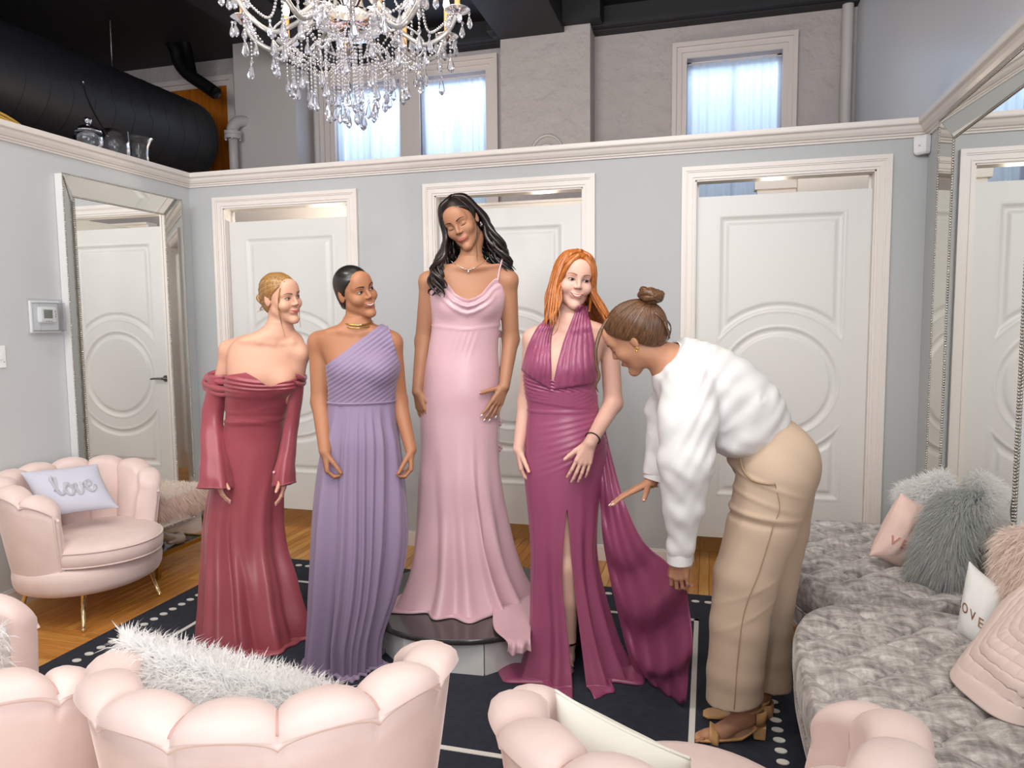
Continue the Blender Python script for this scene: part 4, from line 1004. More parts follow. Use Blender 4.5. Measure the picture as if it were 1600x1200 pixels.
class Loft:
    """elliptic sections stacked along an axis A; stations (centre, half width, half depth)"""
    def __init__(s, cen, a, b, A, R, F):
        cen = np.asarray(cen, float); s.A, s.R, s.F = map(unit, (A, R, F)); s.o = cen[0]
        t = (cen-s.o) @ s.A; Q = np.column_stack([t, (cen-s.o) @ s.R, (cen-s.o) @ s.F, a, b]); Q = Q[np.argsort(t)]
        s.q = spline(Q, len(Q)*10); s.q[:, 0] = np.maximum.accumulate(s.q[:, 0]+np.arange(len(s.q))*1e-9); s.t0, s.t1 = s.q[0, 0], s.q[-1, 0]
        m = max(np.max(a), np.max(b)); s.lo, s.hi = cen.min(0)-m, cen.max(0)+m
    def at(s, t): return [np.interp(t, s.q[:, 0], s.q[:, k]) for k in (1, 2, 3, 4)]
    def __call__(s, P):
        p = P-s.o; t = p @ s.A; x0, y0, a, b = s.at(t); x = (p @ s.R)-x0; y = (p @ s.F)-y0
        k0 = np.sqrt((x/a)**2+(y/b)**2); k1 = np.sqrt((x/a**2)**2+(y/b**2)**2)+1e-6
        d = k0*(k0-1)/k1; d = np.where(k0 < .3, -.7*np.minimum(a, b), d)
        return np.maximum(np.maximum(d, t-s.t1), s.t0-t)
# ================================================================ heads, hands, bodies
def skin(name, c, lip): 
    mat(name, c, .5, sss=.06, spec=.35, bump=(90, .06, .002)); return name
skin('skin_fair', 'cf9f88', 0); skin('skin_tan', 'a77355', 0); skin('skin_olive', 'a4765b', 0); skin('skin_pale', 'd2a797', 0); skin('skin_warm', 'b8866a', 0); skin('eye_shadow', '8a5a45', 0); skin('eye_shadow_fair', 'a5705c', 0); skin('blusher', 'c97f6a', 0)
mat('eye_white', 'bdb3ad', .3); mat('iris_dark', '1d120d', .15); mat('iris_blue', '3f5560', .15); mat('lash', '17100e', .6); mat('teeth', 'f4f0ea', .25)
mat('brow_dark', '1f1512', .8); mat('brow_brown', '5f4230', .8); mat('brow_ginger', '94603a', .8)
mat('lips_rose', 'b9615e', .35); mat('lips_nude', 'a5604f', .35); mat('lips_pink', 'b8615f', .35); mat('lips_soft', 'c4736c', .35)
mat('mouth_dark', '4a1c1c', .6)
def hairmat(n, a, b, rough=.36): mat(n, a, rough, var=(b, (180, 180, 14), 3, .3, .75), spec=.6, aniso=.5)
hairmat('hair_blonde', '6f4d2b', 'b98d54'); hairmat('hair_black', '131010', '262020', .30); hairmat('hair_dark', '120d0d', '2a1f1c', .32); hairmat('hair_ginger', '8c4417', 'c27a38', .33); hairmat('hair_brown', '3a2317', '7c5636', .33)
mat('nail_white', 'f5e9e6', .25); mat('nail_pink', 'e9a7b4', .25); mat('pearl', 'f2ede6', .2)

def head_sdf(jaw=1.0, smile=0.0):
    H = Sdf()
    H.ell((0, -.012, .036), (.0725, .092, .080), 0)
    H.ell((0, .022, -.026), (.0585*jaw, .064, .083), .03)
    for s in (-1, 1):
        H.cone((s*.043*jaw, .004, -.055), (s*.010, .066, -.099), .019, .013, .03)
        H.ell((s*.037, .057, -.022), (.026, .024, .024), .025)
        if smile: H.ell((s*.038, .064, -.030), (.018, .016, .014), .02)
        H.cone((s*.012, .081, .024), (s*.043, .068, .026), .008, .008, .022)
    H.ell((0, .078, -.100), (.017, .014, .014), .02)
    H.ell((0, .072, .055), (.045, .022, .035), .03)
    for s in (-1, 1): H.ell((s*.031, .100, .007), (.020, .016, .0115), .014, 'sub')
    for s in (-1, 1): H.ell((s*.031, .0705, .006), (.0165, .0145, .0125), .004)
    H.cone((0, .084, .022), (0, .1035, -.020), .0062, .0088, .013)
    for s in (-1, 1): H.ell((s*.0105, .0945, -.0245), (.0072, .0085, .0062), .007)
    H.ell((0, .0835, -.057), (.024, .012, .014), .014)
    for s in (-1, 1):
        H.ell((s*.0735, -.010, .000), (.0062, .0155, .029), .006, rot=np.array(Matrix.Rotation(s*.35, 3, 'Z')))
    return H
def face_y(H, x, z):
    x = np.asarray(x, float); z = np.asarray(z, float); ys = np.linspace(.135, .0, 91); P = np.stack([np.repeat(x[..., None], 91, -1), np.broadcast_to(ys, x.shape+(91,)), np.repeat(z[..., None], 91, -1)], -1)
    D = H.eval(P.reshape(-1, 3)).reshape(P.shape[:-1]); i = np.argmax(D < 0, -1); i = np.maximum(i, 1)
    d1 = np.take_along_axis(D, i[..., None], -1)[..., 0]; d0 = np.take_along_axis(D, i[..., None]-1, -1)[..., 0]
    return ys[i-1]+(ys[i]-ys[i-1])*d0/(d0-d1+1e-9)
class Head:
    def __init__(s, pos, F, yaw, pitch, roll, sc, jaw=1.0, smile=0, eye_mid=None):
        Z = np.array([0, 0, 1.]); F = unit(F); R = np.cross(Z, F); y, p, r = map(math.radians, (yaw, pitch, roll))
        f = math.cos(y)*F+math.sin(y)*R; R1 = math.cos(y)*R-math.sin(y)*F; f2 = math.cos(p)*f-math.sin(p)*Z; u = math.cos(p)*Z+math.sin(p)*f
        u3 = math.cos(r)*u+math.sin(r)*R1; R3 = math.cos(r)*R1-math.sin(r)*u
        s.M = np.column_stack([R3, f2, u3]); s.sc = sc; s.H = head_sdf(jaw, smile); s.smile = smile
        s.c = np.asarray(pos, float)-(s.M @ (np.asarray(eye_mid if eye_mid is not None else (0, .078, .008))*sc))
    def w(s, P): return np.asarray(P, float)*s.sc @ s.M.T+s.c
    def l(s, P): return ((np.asarray(P, float)-s.c) @ s.M)/s.sc
    def patch(s, U, lo, hi, off, name, m, root, rows=5):
        """strip on the face between curves lo(u) and hi(u) = (x, z) arrays"""
        t = np.linspace(0, 1, rows)[:, None]; X = lo[0]*(1-t)+hi[0]*t; Zz = lo[1]*(1-t)+hi[1]*t; Y = face_y(s.H, X, Zz)
        bow = (1-(2*t-1)**2)*off*.6
        G = np.stack([X, Y+off*.6+bow, Zz], -1); o = MB().grid(s.w(G)).build(name, m, root)
        return o
    def features(s, root, iris='iris_dark', brow='brow_dark', lips='lips_rose', gaze=(0, 0), closed=False, teeth=False, lid=.0, browz=0, sides=(-1, 1), shadow='eye_shadow', mouth_w=.026, curve=.005):
        u = np.linspace(-1, 1, 17)
        for e in sides:
            cx, cz = e*.031, .006; hw = .0148
            if closed:
                zc = cz-.0045-.004*(1-u*u)+.001*u*e
                s.patch(u, (cx+u*hw, zc-.0013), (cx+u*hw, zc+.0013*(1-u*u)+.0003), .0012, 'eyelash', 'lash', root, 3)
            else:
                up = cz+(.0052-lid)*(1-u*u)**.75+.0012*u*e; dn = cz-.0042*(1-u*u)**.9+.0012*u*e
                s.patch(u, (cx+u*hw, dn), (cx+u*hw, up), .0006, 'eye', 'eye_white', root)
                a = np.linspace(-1, 1, 11); ix = cx+gaze[0]+a*.0070; iu = (ix-cx)/hw; iz = cz+gaze[1]; h = .0070*np.sqrt(np.clip(1-a*a, 0, 1))
                U = np.clip(1-iu*iu, 0, 1); hi = np.minimum(iz+h, cz+(.0052-lid)*U**.75); lo = np.minimum(np.maximum(iz-h, cz-.0042*U**.9), hi)
                s.patch(a, (ix, lo), (ix, hi), .0014, 'iris', iris, root)
                s.patch(u, (cx+u*hw*1.05, up+.0012), (cx+u*hw*1.02, up+.0012+.0052*(1-u*u)**.8), .0003, 'eyelid', shadow, root, 4)
                s.patch(u, (cx+u*hw*1.04, up-.0006), (cx+u*hw*1.04, up+.0026), .0018, 'eyelash', 'lash', root, 3)
                s.patch(u, (cx+u*hw, dn-.0008), (cx+u*hw, dn+.0002), .0011, 'eyelash', 'lash', root, 3)
            t = np.linspace(0, 1, 14); bx = e*(.013+.038*t); bz = .0255+browz+.0085*np.sin(t*2.3)-.0035*t; th = .0026*(1-.75*t)*np.clip(t*8+.4, 0, 1)
            s.patch(t, (bx, bz-th*1.25), (bx, bz+th*1.25), .0012, 'eyebrow', brow, root, 3)
        for e in (-1, 1):
            aa = np.linspace(-1, 1, 9); s.patch(aa, (e*.0068+aa*.0034, -.0300-.0016*np.sqrt(1-aa*aa)+e*aa*.0006), (e*.0068+aa*.0034, -.0300+.0012*np.sqrt(1-aa*aa)+e*aa*.0006), .0004, 'nostril', 'mouth_dark', root, 3)
        zc = -.0565; w = mouth_w; cu = curve*u*u*1.0
        if teeth:
            op = .0062*(1-u*u)**.8
            s.patch(u, (u*w*.96, zc+cu-op), (u*w*.96, zc+cu+.0012*(1-u*u)), .0008, 'mouth', 'mouth_dark', root, 5)
            s.patch(u, (u*w*.86, zc+cu-op*.75), (u*w*.86, zc+cu+.001*(1-u*u)), .0016, 'teeth', 'teeth', root, 5)
            s.patch(u, (u*w, zc+cu+.0005), (u*w, zc+cu+.0005+.0048*(1-np.abs(u)**1.6)-.0012*np.exp(-(u/.14)**2)), .0026, 'upper_lip', lips, root, 5)
            s.patch(u, (u*w*.97, zc+cu-op-.0058*(1-np.abs(u)**2)), (u*w*.97, zc+cu-op), .0026, 'lower_lip', lips, root, 5)
        else:
            s.patch(u, (u*w, zc+cu), (u*w, zc+cu+.0062*(1-np.abs(u)**1.5)-.0018*np.exp(-(u/.14)**2)), .0028, 'upper_lip', lips, root, 5)
            s.patch(u, (u*w*.97, zc+cu-.0085*(1-np.abs(u)**2.2)), (u*w*.97, zc+cu), .0030, 'lower_lip', lips, root, 5)
            s.patch(u, (u*w*.98, zc+cu-.0005), (u*w*.98, zc+cu+.0004), .0036, 'lip_line', 'mouth_dark', root, 2)
    def cap(s, grow=.0, hairline=None, low=-.085, part=None):
        """hair close to the skull"""
        C = Sdf(); g = grow
        C.ell((0, -.013, .037), (.0785+g, .098+g, .087+g), 0); C.ell((0, -.045, -.022), (.064+g, .055+g, .062+g), .03)
        hl = hairline or [(-.2, low-.05), (-.06, low), (-.028, -.045), (-.004, -.022), (.010, .0), (.022, .026), (.050, .057), (.080, .0715), (.2, .08)]
        hy, hz = np.array(hl).T
        def cut(P): return (P[..., 2]-np.interp(P[..., 1]-.0*np.abs(P[..., 0]), hy, hz))*.8
        C.add(cut, (-.15, -.2, -.2), (.15, .2, .2), .006, 'sub_pos')
        C.ops[-1] = (lambda P: -cut(P), *C.ops[-1][1:4], 'isect')
        return C
def cap_eval_patch():
    """let Sdf understand 'isect' (keep where fn<0)"""
    oe, og = Sdf.eval, Sdf.grid
    def ev(s, P):
        P = np.asarray(P, float); D = np.full(P.shape[:-1], 9.0)
        for fn, lo, hi, k, op in s.ops:
            if op == 'isect': D = -smin(-D, -fn(P), k); continue
            pad = k+.05; m = np.all((P > lo-pad) & (P < hi+pad), axis=-1)
            if not m.any(): continue
            d = fn(P[m]); D[m] = smin(D[m], d, k) if op == 'add' else -smin(-D[m], d, k)
        return D
    def gr(s, lo, hi, h):
        isx = [o for o in s.ops if o[4] == 'isect']; keep = s.ops; s.ops = [o for o in s.ops if o[4] != 'isect']; D, l = og(s, lo, hi, h); s.ops = keep
        if isx:
            n = D.shape; P = np.stack(np.meshgrid(*[l[i]+h*np.arange(n[i]) for i in range(3)], indexing='ij'), -1)
            for fn, a, b, k, op in isx: D = -smin(-D, -fn(P).astype(np.float32), k)
        return D, l
    Sdf.eval, Sdf.grid = ev, gr
cap_eval_patch()
def ray_out(S, c, d, r0=.03, r1=.2, n=60):
    """distance from c along unit directions d to the outermost surface"""
    d = np.asarray(d, float); t = np.linspace(r1, r0, n); P = c+d[..., None, :]*t[:, None]; D = S(P.reshape(-1, 3)).reshape(P.shape[:-1]); i = np.maximum(np.argmax(D < 0, -1), 1)
    a = np.take_along_axis(D, i[..., None]-1, -1)[..., 0]; b = np.take_along_axis(D, i[..., None], -1)[..., 0]; hit = (D < 0).any(-1)
    return np.where(hit, t[i-1]+(t[i]-t[i-1])*a/(a-b+1e-12), r0)
def hair_object(h, C, m, root, hh=.0032, strands=None):
    v, f = sdf_mesh(C, hh); o = obj('hair', h.w(v), f, m, root); return o
def slick_strands(h, C, starts, end, m, hair, r=.0016, lift=.0006):
    c0 = np.array([0, -.013, .03]); mb = MB(); e = unit(np.array(end)-c0); n = 14
    for st in starts:
        a = unit(np.array(st)-c0); om = math.acos(np.clip(a @ e, -1, 1)); t = np.linspace(0, 1, n)[:, None]
        d = (np.sin((1-t)*om)*a+np.sin(t*om)*e)/math.sin(om); rr = ray_out(C.eval, c0, d)
        mb.tube(h.w(c0+d*(rr+lift)[:, None]), r*h.sc*(1-.4*np.abs(2*t[:, 0]-1)), 5, caps=False)
    return mb.build('hair_strands', m, hair, kind='stuff')
def locks(h, C, m, hair, alphas, drop_len, hang, r=.006, curl=0, seed=1, part_x=0.0, fl=.0, side_r=(.090, .107), name='hair_locks', down=None):
    """long locks: from the parting, over the head and down"""
    rg = np.random.default_rng(seed); mb = MB(); Z = np.array([0, 0, 1.]); down = -Z if down is None else down
    for al in alphas:
        a = math.radians(al); k = abs(al)/180; sx, sy = side_r; j = rg.normal(0, .005, 3)
        yr = .062-.13*k; p0 = np.array([part_x+.004*np.sign(al), yr, .0]); p0[2] = .12
        sd = np.array([math.sin(a)*sx, math.cos(a)*sy-.013, .045])
        mid = np.array([math.sin(a)*sx*.62+part_x*.4, yr*.55+sd[1]*.45, .105])
        q = np.array([math.sin(a)*sx*1.02, math.cos(a)*sy*1.0-.013, -.035])
        L = [p0, mid, sd+j*.5, q+j]; L2 = []
        for p in L[:3]:
            d = unit(p-np.array([0, -.013, .03])); rr = ray_out(C.eval, np.array([0, -.013, .03]), d[None])[0]; L2.append(np.array([0, -.013, .03])+d*(rr+.003))
        L2.append(L[3]); W = [h.w(p) for p in L2]; ln = drop_len*(1+rg.uniform(-.12, .08)); o = unit(np.array([math.sin(a), math.cos(a), 0])); ow = h.M @ o; ow[2] = 0
        for f in (.35, .7, 1.0):
            W.append(W[3]+down*ln*f+ow*(fl*f)+hang(al, f)+rg.normal(0, .004, 3))
        P = spline(W, 30)
        if curl:
            t = np.linspace(0, 1, 30); am = curl*np.clip((t-.5)*3, 0, 1); ph = rg.uniform(0, 6); fr = 2*PI*rg.uniform(2.4, 3.2)
            P = P+np.stack([am*np.cos(t*fr+ph), am*np.sin(t*fr+ph)*.8, .3*am*np.sin(t*fr*.5+ph)], -1)
        rr = r*h.sc*np.interp(np.linspace(0, 1, 30), [0, .15, .6, .9, 1], [.7, 1, 1, .7, .12])*rg.uniform(.8, 1.2)
        mb.tube(P, rr, 6)
    return mb.build(name, m, hair, kind='stuff')

def hand(S, w, d, n, th, curl=(.25, .3, .25), s=1.0, spread=.12, thumb=(.75, .65, .15), tcurl=.2, per=None):
    """palm of four metacarpals, four jointed fingers and a thumb. d: along the hand, n: palm side, th: thumb side. Returns finger tips"""
    d = unit(d); n = unit(n-d*(np.asarray(n) @ d)); th = unit(np.asarray(th, float)-d*(np.asarray(th) @ d)-n*(np.asarray(th) @ n)); tips = []
    spec = [(.029, .084, (.040, .024, .020), .0083), (.010, .088, (.044, .028, .021), .0086), (-.009, .084, (.041, .026, .020), .0082), (-.027, .075, (.032, .020, .018), .0071)]
    for i, (o, L, seg, r) in enumerate(spec):
        k0 = w+(d*L+th*o)*s; S.cone(w+(d*.008+th*o*.45)*s, k0, .0135*s, (r+.0022)*s, .010)
        a = 0; p = k0; dd = unit(d+th*(o*spread/.03)); cs = curl if per is None else per[i]; rr = r
        for j in range(3):
            a += cs[j]; v = dd*math.cos(a)+n*math.sin(a); q = p+v*seg[j]*s; S.cone(p, q, rr*s, (rr-.0010)*s, .0035); p = q; rr -= .0010
        tips.append((p, v, -dd*math.sin(a)*-1*0+(-n*math.cos(a)+dd*math.sin(a))))
    p = w+(d*.018+th*.020+n*.008)*s; v = unit(d*thumb[0]+th*thumb[1]+n*thumb[2]); rr = .0118
    for j, sg in enumerate((.040, .031, .025)):
        q = p+v*sg*s; S.cone(p, q, rr*s, (rr-.0014)*s, .008 if j == 0 else .004); p = q; rr -= .0014; v = unit(v+(d*.5+n*.25)*tcurl*1.0)
    tips.append((p, v, unit(th-v*(th @ v)))); return tips
def nails(tips, root, m, sc=1.0):
    me = None
    for p, v, up in tips:
        v = unit(v); up = unit(up-v*(up @ v)); sd = np.cross(v, up); Rm = np.column_stack([sd, v, up])
        MB().sphere(p+up*.0042*sc-v*.001, np.array([.0048, .0085, .0022])*sc, 8, 6, rot=Rm).build('fingernail', m, root)

class Person:
    def __init__(s, label, D, xref, foot, group=None):
        s.D = D; s.root = thing('person', label, 'person', foot); p = at(xref, 600, D); f = CAM-p; f[2] = 0; s.F = unit(f); s.R = np.cross([0, 0, 1.], s.F); s.S = Sdf(); s.fine = []
    def J(s, x, y, dz=0): return at(x, y, s.D-dz)
    def m(s, px): return px*s.D/FPX
    def torso(s, st, k=.0, slim=5):
        s.st = st; c = [s.J(q[1], q[0], q[4] if len(q) > 4 else 0) for q in st]
        s.loft = Loft(c, [s.m(q[2]) for q in st], [q[3] for q in st], (0, 0, 1), s.R, s.F); n_ = len(st); g_ = [.84 if i >= n_-slim else 1 for i in range(n_)]; l2 = Loft(c, [s.m(q[2])*g for q, g in zip(st, g_)], [q[3]*g for q, g in zip(st, g_)], (0, 0, 1), s.R, s.F); s.S.add(l2, l2.lo, l2.hi, k); s.T = Sdf().add(s.loft, s.loft.lo, s.loft.hi, 0); return s
    def bust(s, pts, r, k=.03):
        for x, y, dz in pts:
            for S in (s.S, s.T): S.ell(s.J(x, y, dz), r, k, rot=np.column_stack([s.R, s.F, [0, 0, 1]]))
    def limb(s, pts, rs, k=.02, S=None): (S or s.S).chain([np.asarray(p) if len(p) == 3 and not isinstance(p, tuple) else s.J(*p) for p in pts], rs, k)
    def clav(s, pts, r=.0085, sink=.0055):
        q = []
        for x, y in pts:
            c = s.J(x, y); t = np.linspace(.30, -.2, 260); D = s.S.eval(c+t[:, None]*s.F); i = np.argmax(D < 0); q.append(c+s.F*(t[i]-sink))
        s.S.chain(q, [r]*len(q), .014)
    def box(s, pts, pad, h): P = np.array(pts); s.fine.append((P.min(0)-pad, P.max(0)+pad, h))
    def build(s, m, h=.0075):
        v, f = sdf_mesh(s.S, h, fine=s.fine); s.body = obj('body', v, f, m, s.root); return s.body
    def zpy(s, py, x=None): return s.J(x or s.st[0][1], py)[2]

def gown(p, st, neck, name, m, parent, folds=None, nth=220, rows=150, hem=.014, ease=.005, zskirt=None, open_at=None, gap=None, flat_top=None, pool=None, T=None, top_rows=30, neckdisp=None):
    """garment as rings from the neckline down to the hem; radius from the body where it fits, from the stations where it hangs"""
    c = np.array([p.J(q[1], q[0], q[4] if len(q) > 4 else 0) for q in st]); z = c[:, 2]; o = np.argsort(z); Q = np.column_stack([z, c[:, 0], c[:, 1], [p.m(q[2]) for q in st], [q[3] for q in st]])[o]; Q = spline(Q, len(Q)*8)
    th = np.linspace(-PI, PI, nth, endpoint=False) if open_at is None else None
    if open_at is not None: th = open_at+np.linspace(0, 2*PI, nth)
    thn = (th+PI) % (2*PI)-PI
    nd, nz = np.array([q[0] for q in neck], float), np.array([p.zpy(q[1]) for q in neck]); zt = np.interp(np.degrees(thn), nd, nz)
    zm = zt.min()-.02
    v1 = np.linspace(0, 1, top_rows, endpoint=False)[:, None]; Z1 = zt*(1-v1)+zm*v1
    v2 = np.linspace(0, 1, rows)[:, None]; Z2 = np.repeat(zm+(hem-zm)*v2, nth, 1); Z = np.vstack([Z1, Z2]); TH = np.repeat(th[None], len(Z), 0)
    if gap is not None:
        g = gap(Z); s = np.linspace(0, 1, nth)[None]; TH = open_at+g+s*(2*PI-2*g)
    f = lambda k: np.interp(Z, Q[:, 0], Q[:, k]); cx, cy, a, b = f(1), f(2), f(3), f(4)
    dx = np.sin(TH)[..., None]*p.R+np.cos(TH)[..., None]*p.F
    rs = 1/np.sqrt((np.sin(TH)/a)**2+(np.cos(TH)/b)**2)+ease*.9; C = np.stack([cx, cy, Z], -1)
    Ts = (T or p.T); fit = np.zeros_like(rs); zs = zskirt if zskirt is not None else -9; msk = Z > zs-.30
    ii = np.where(msk.any(1))[0]
    t = np.linspace(.42, .02, 48)
    P = C[ii][:, :, None, :]+dx[ii][:, :, None, :]*t[:, None]; Dv = Ts.eval(P.reshape(-1, 3)).reshape(P.shape[:-1]); k = np.maximum(np.argmax(Dv < 0, -1), 1)
    d1 = np.take_along_axis(Dv, k[..., None]-1, -1)[..., 0]; d2 = np.take_along_axis(Dv, k[..., None], -1)[..., 0]; fit[ii] = np.where((Dv < 0).any(-1), t[k-1]+(t[k]-t[k-1])*d1/(d1-d2+1e-9), 0)
    w = smoothstep(zs-.10, zs+.04, Z); r = np.where(fit > 0, w*(fit+ease)+(1-w)*np.maximum(rs, 0), rs); r = np.maximum(r, np.where(w > 0, w*(fit+ease), 0))
    Dg = np.degrees((TH+PI) % (2*PI)-PI)
    if folds is not None: r = r+folds(TH, Dg, Z, r)
    wb = smoothstep(p.loft.o[2]+p.loft.t0+.015, p.loft.o[2]+p.loft.t0+.13, Z)
    r = np.where(fit > 0, np.maximum(r, (fit+.0025)*wb), r)
    G = C+dx*r[..., None]
    if neckdisp is not None: G = neckdisp(G, Dg, Z, zt)
    if pool:   # cloth lying on the floor beyond the hem
        ext, amp, nf = pool; last = G[-1]; lr = dx[-1]
        for j in range(1, 7):
            e = j/6; G = np.concatenate([G, (last+lr*(ext*e*(1+amp*np.sin(nf*th+1.3)))[:, None]+np.array([0, 0, .012*math.sin(e*PI)]))[None]], 0)
    mb = MB().grid(G, cv=open_at is None, flip=True)
    o = mb.build(name, m, parent)
    if open_at is not None:
        bm = bmesh.new(); bm.from_mesh(o.data); bmesh.ops.remove_doubles(bm, verts=bm.verts, dist=.0003); bm.to_mesh(o.data); bm.free(); o.data.polygons.foreach_set('use_smooth', [True]*len(o.data.polygons))
    sd = o.modifiers.new('cloth', 'SOLIDIFY'); sd.thickness = .003; sd.offset = -1; return o, G
def dressmat(n, c, rough=.34, sheen=.35, tint=None, aniso=.3): mat(n, c, rough, spec=.5, sheen=sheen, sheen_rough=.35, sheen_tint=tint or 'ffffff', aniso=aniso, bump=((700, 700, 120), .12, .0008))
dressmat('satin_rose', '9a4a54', .34, .15); dressmat('chiffon_lavender', '8a7995', .7, .25); dressmat('satin_blush', 'c9a5ae', .34, .2); dressmat('satin_magenta', '924969', .34, .18, 'e080b0')
mat('white_linen', 'dededf', .75, bump=(500, .25, .0008)); mat('beige_twill', 'c0aa95', .75, sheen=.15, bump=(600, .25, .0008)); mat('beige_seam', 'a88d72', .8)
mat('black_band', '18161a', .6); mat('jewel', 'e8e8ee', .12, metal=1)
# ================================================================ the five women
def slick_starts(n, seed, full=False):
    rg = np.random.default_rng(seed); out = []
    for i in range(n):
        a = math.radians(rg.uniform(-82, 82)); y = math.cos(a)*.086-.012; z = np.interp(y, [-.06, -.028, -.004, .010, .022, .050, .080], [-.08, -.045, -.02, .0, .026, .057, .0725])+.003
        out.append((math.sin(a)*.078, y, z))
    if full:
        for i in range(n):
            a = math.radians(rg.choice([-1, 1])*rg.uniform(82, 176)); y = math.cos(a)*.090-.014; z = np.interp(y, [-.2, -.075, -.045, -.022, -.004, .012], [-.12, -.085, -.055, -.026, .002, .012])+.004; out.append((math.sin(a)*.078, y, z))
    return out
def gauss(x, c, w): return np.exp(-((x-c)/w)**2)
def wrapd(a): return (a+180) % 360-180
def skirt_folds(spec, ztop, zbot, flare=1.4):
    """spec: (angle deg, drift deg over the length, amplitude m, width deg)"""
    def f(TH, Dg, Z, r):
        t = np.clip((ztop-Z)/(ztop-zbot), 0, 1); d = 0
        for a, dr, am, w in spec: d = d+am*(t**flare)*gauss(wrapd(Dg-a-dr*t), 0, w)
        return d
    return f
def rand_folds(n, seed, amp, w=(3, 7), dr=14, lo=-180, hi=180):
    rg = np.random.default_rng(seed); return [(a+rg.uniform(-6, 6), rg.uniform(-dr, dr), rg.choice([-1, 1])*amp*rg.uniform(.5, 1.2), rg.uniform(*w)) for a in np.linspace(lo, hi, n, endpoint=False)]

# ---------------------------------------------------------------- 1: rose gown, blonde
def woman_rose():
    p = Person('woman with blonde bun in rose satin gown with sleeves, leaning forward', 3.33, 400, (-2.0, 2.92, .012)); J, m = p.J, p.m
    st = [(506, 436, 17, .050, .10), (516, 432, 27, .058, .10), (527, 424, 45, .068, .10), (540, 418, 53, .078, .09), (560, 415, 55, .092, .09), (585, 415, 55, .104, .09), (605, 412, 53, .108, .07), (630, 404, 47, .096, .03), (655, 399, 42, .092, .0), (680, 395, 46, .104, -.03), (704, 392, 50, .120, -.05), (740, 388, 54, .128, -.06), (785, 383, 58, .12, -.05)]
    p.torso(st); p.bust([(398, 596, .118), (441, 596, .116)], (.062, .058, .060))
    H = Head(J(456.5, 464.5, .16), p.F, 40, 4, -11, .93, smile=1)
    nk = H.w((0, -.015, -.085)); p.limb([J(433, 530, .085), nk, H.w((0, -.02, -.02))], [.056, .047, .047], .03)
    L = [J(360, 548, .05), J(333, 650, .03), J(338, 735, .10)]; Rr = [J(468, 552, .08), J(456, 655, .03), J(445, 735, .065)]
    p.limb([J(385, 540, .08), L[0]], [.05, .050], .03); p.limb(L, [.045, .028, .022], .02); p.limb([J(455, 545, .09), Rr[0]], [.045, .046], .03); p.limb(Rr, [.040, .024, .020], .02)
    t1 = hand(p.S, L[2], p.R*.10+np.array([0, 0, -1])+p.F*.05, p.R*.9-p.F*.3, p.F*.8+p.R*.55, (.22, .3, .25), .92)
    t2 = hand(p.S, Rr[2], p.R*-.06+np.array([0, 0, -1]), p.R*-.9-p.F*.2, p.F*.9-p.R*.3, (.22, .3, .25), .92)
    for s in (-1, 1): p.limb([J(383+16*s, 790, -.06), J(388+18*s, 1010, -.02)], [.060, .035], .02)
    p.clav([(426, 536), (405, 533), (378, 531)]); p.clav([(438, 536), (455, 534), (470, 535)])
    p.S.sub(H.H, H.c, H.M, H.sc, .012); hb = [H.w((x, y, z)) for x in (-.09, .09) for y in (-.11, .12) for z in (-.125, .13)]; p.box(hb, .0, .0032); p.box([L[2]]+[t[0] for t in t1], .025, .0038); p.box([Rr[2]]+[t[0] for t in t2], .025, .0038)
    p.build('skin_fair'); H.features(p.root, 'iris_blue', 'brow_brown', 'lips_rose', shadow='eye_shadow_fair', gaze=(.003, -.001), lid=.001, curve=.009, mouth_w=.028)
    nails(t1, p.root, 'nail_pink'); nails(t2, p.root, 'nail_pink')
    C = H.cap(low=-.08); C.ell((0, -.108, -.012), (.032, .030, .032), .015); hr = hair_object(H, C, 'hair_blonde', p.root)
    slick_strands(H, C, slick_starts(150, 3), (0, -.125, -.012), 'hair_blonde', hr, .0017)
    mb = MB()
    for sx, yy, ln in ((-.052, .060, .155), (.050, .062, .13), (-.054, .056, .13)):
        q = [H.w((sx*.5, .072, .086)), H.w((sx*.98, yy+.004, .050)), H.w((sx*1.22, yy-.004, -.01)), H.w((sx*1.18, yy-.010, -.06)), H.w((sx*1.05, yy-.004, -.06))-np.array([0, 0, (ln-.06)*.6]), H.w((sx*.95, yy+.006, -.06))-np.array([0, 0, ln-.05])]
        mb.tube(spline(q, 24), np.linspace(.0028, .0008, 24), 5)
    for k in range(7): mb.tube(spline([H.w((rng.uniform(-.02, .02), -.11, -.03)), H.w((rng.uniform(-.04, .04), -.13, -.055)), H.w((rng.uniform(-.05, .05), -.14, -.07))], 8), np.linspace(.002, .0005, 8), 4)
    mb.build('loose_hair', 'hair_blonde', hr, kind='stuff')
    q = [H.w((.0+.022*math.cos(t), -.125+.012*math.sin(2*t), -.012+.022*math.sin(t))) for t in np.linspace(0, 4*PI, 50)]; MB().tube(q, .010, 6).build('bun_coil', 'hair_blonde', hr)
    # gown
    gs = st[4:]+[(820, 380, 60, .128, -.05), (860, 381, 63, .132, -.04), (900, 385, 70, .140, -.02), (940, 388, 75, .150, 0), (980, 392, 82, .165, .02), (1010, 395, 86, .18, .02), (1045, 397, 88, .18, .02)]
    zt, zb = p.zpy(700), .014; sk = skirt_folds([(-48, 10, .045, 6), (-36, 16, -.035, 6), (-62, 4, .030, 5), (-20, 26, -.025, 9), (2, -20, .030, 14), (38, -8, .035, 9), (58, 4, -.04, 7), (74, 0, .05, 7), (-80, 0, -.03, 7)]+rand_folds(12, 5, .022, lo=95, hi=260), zt, zb, 1.25)
    zu, zw = p.zpy(590), p.zpy(655)
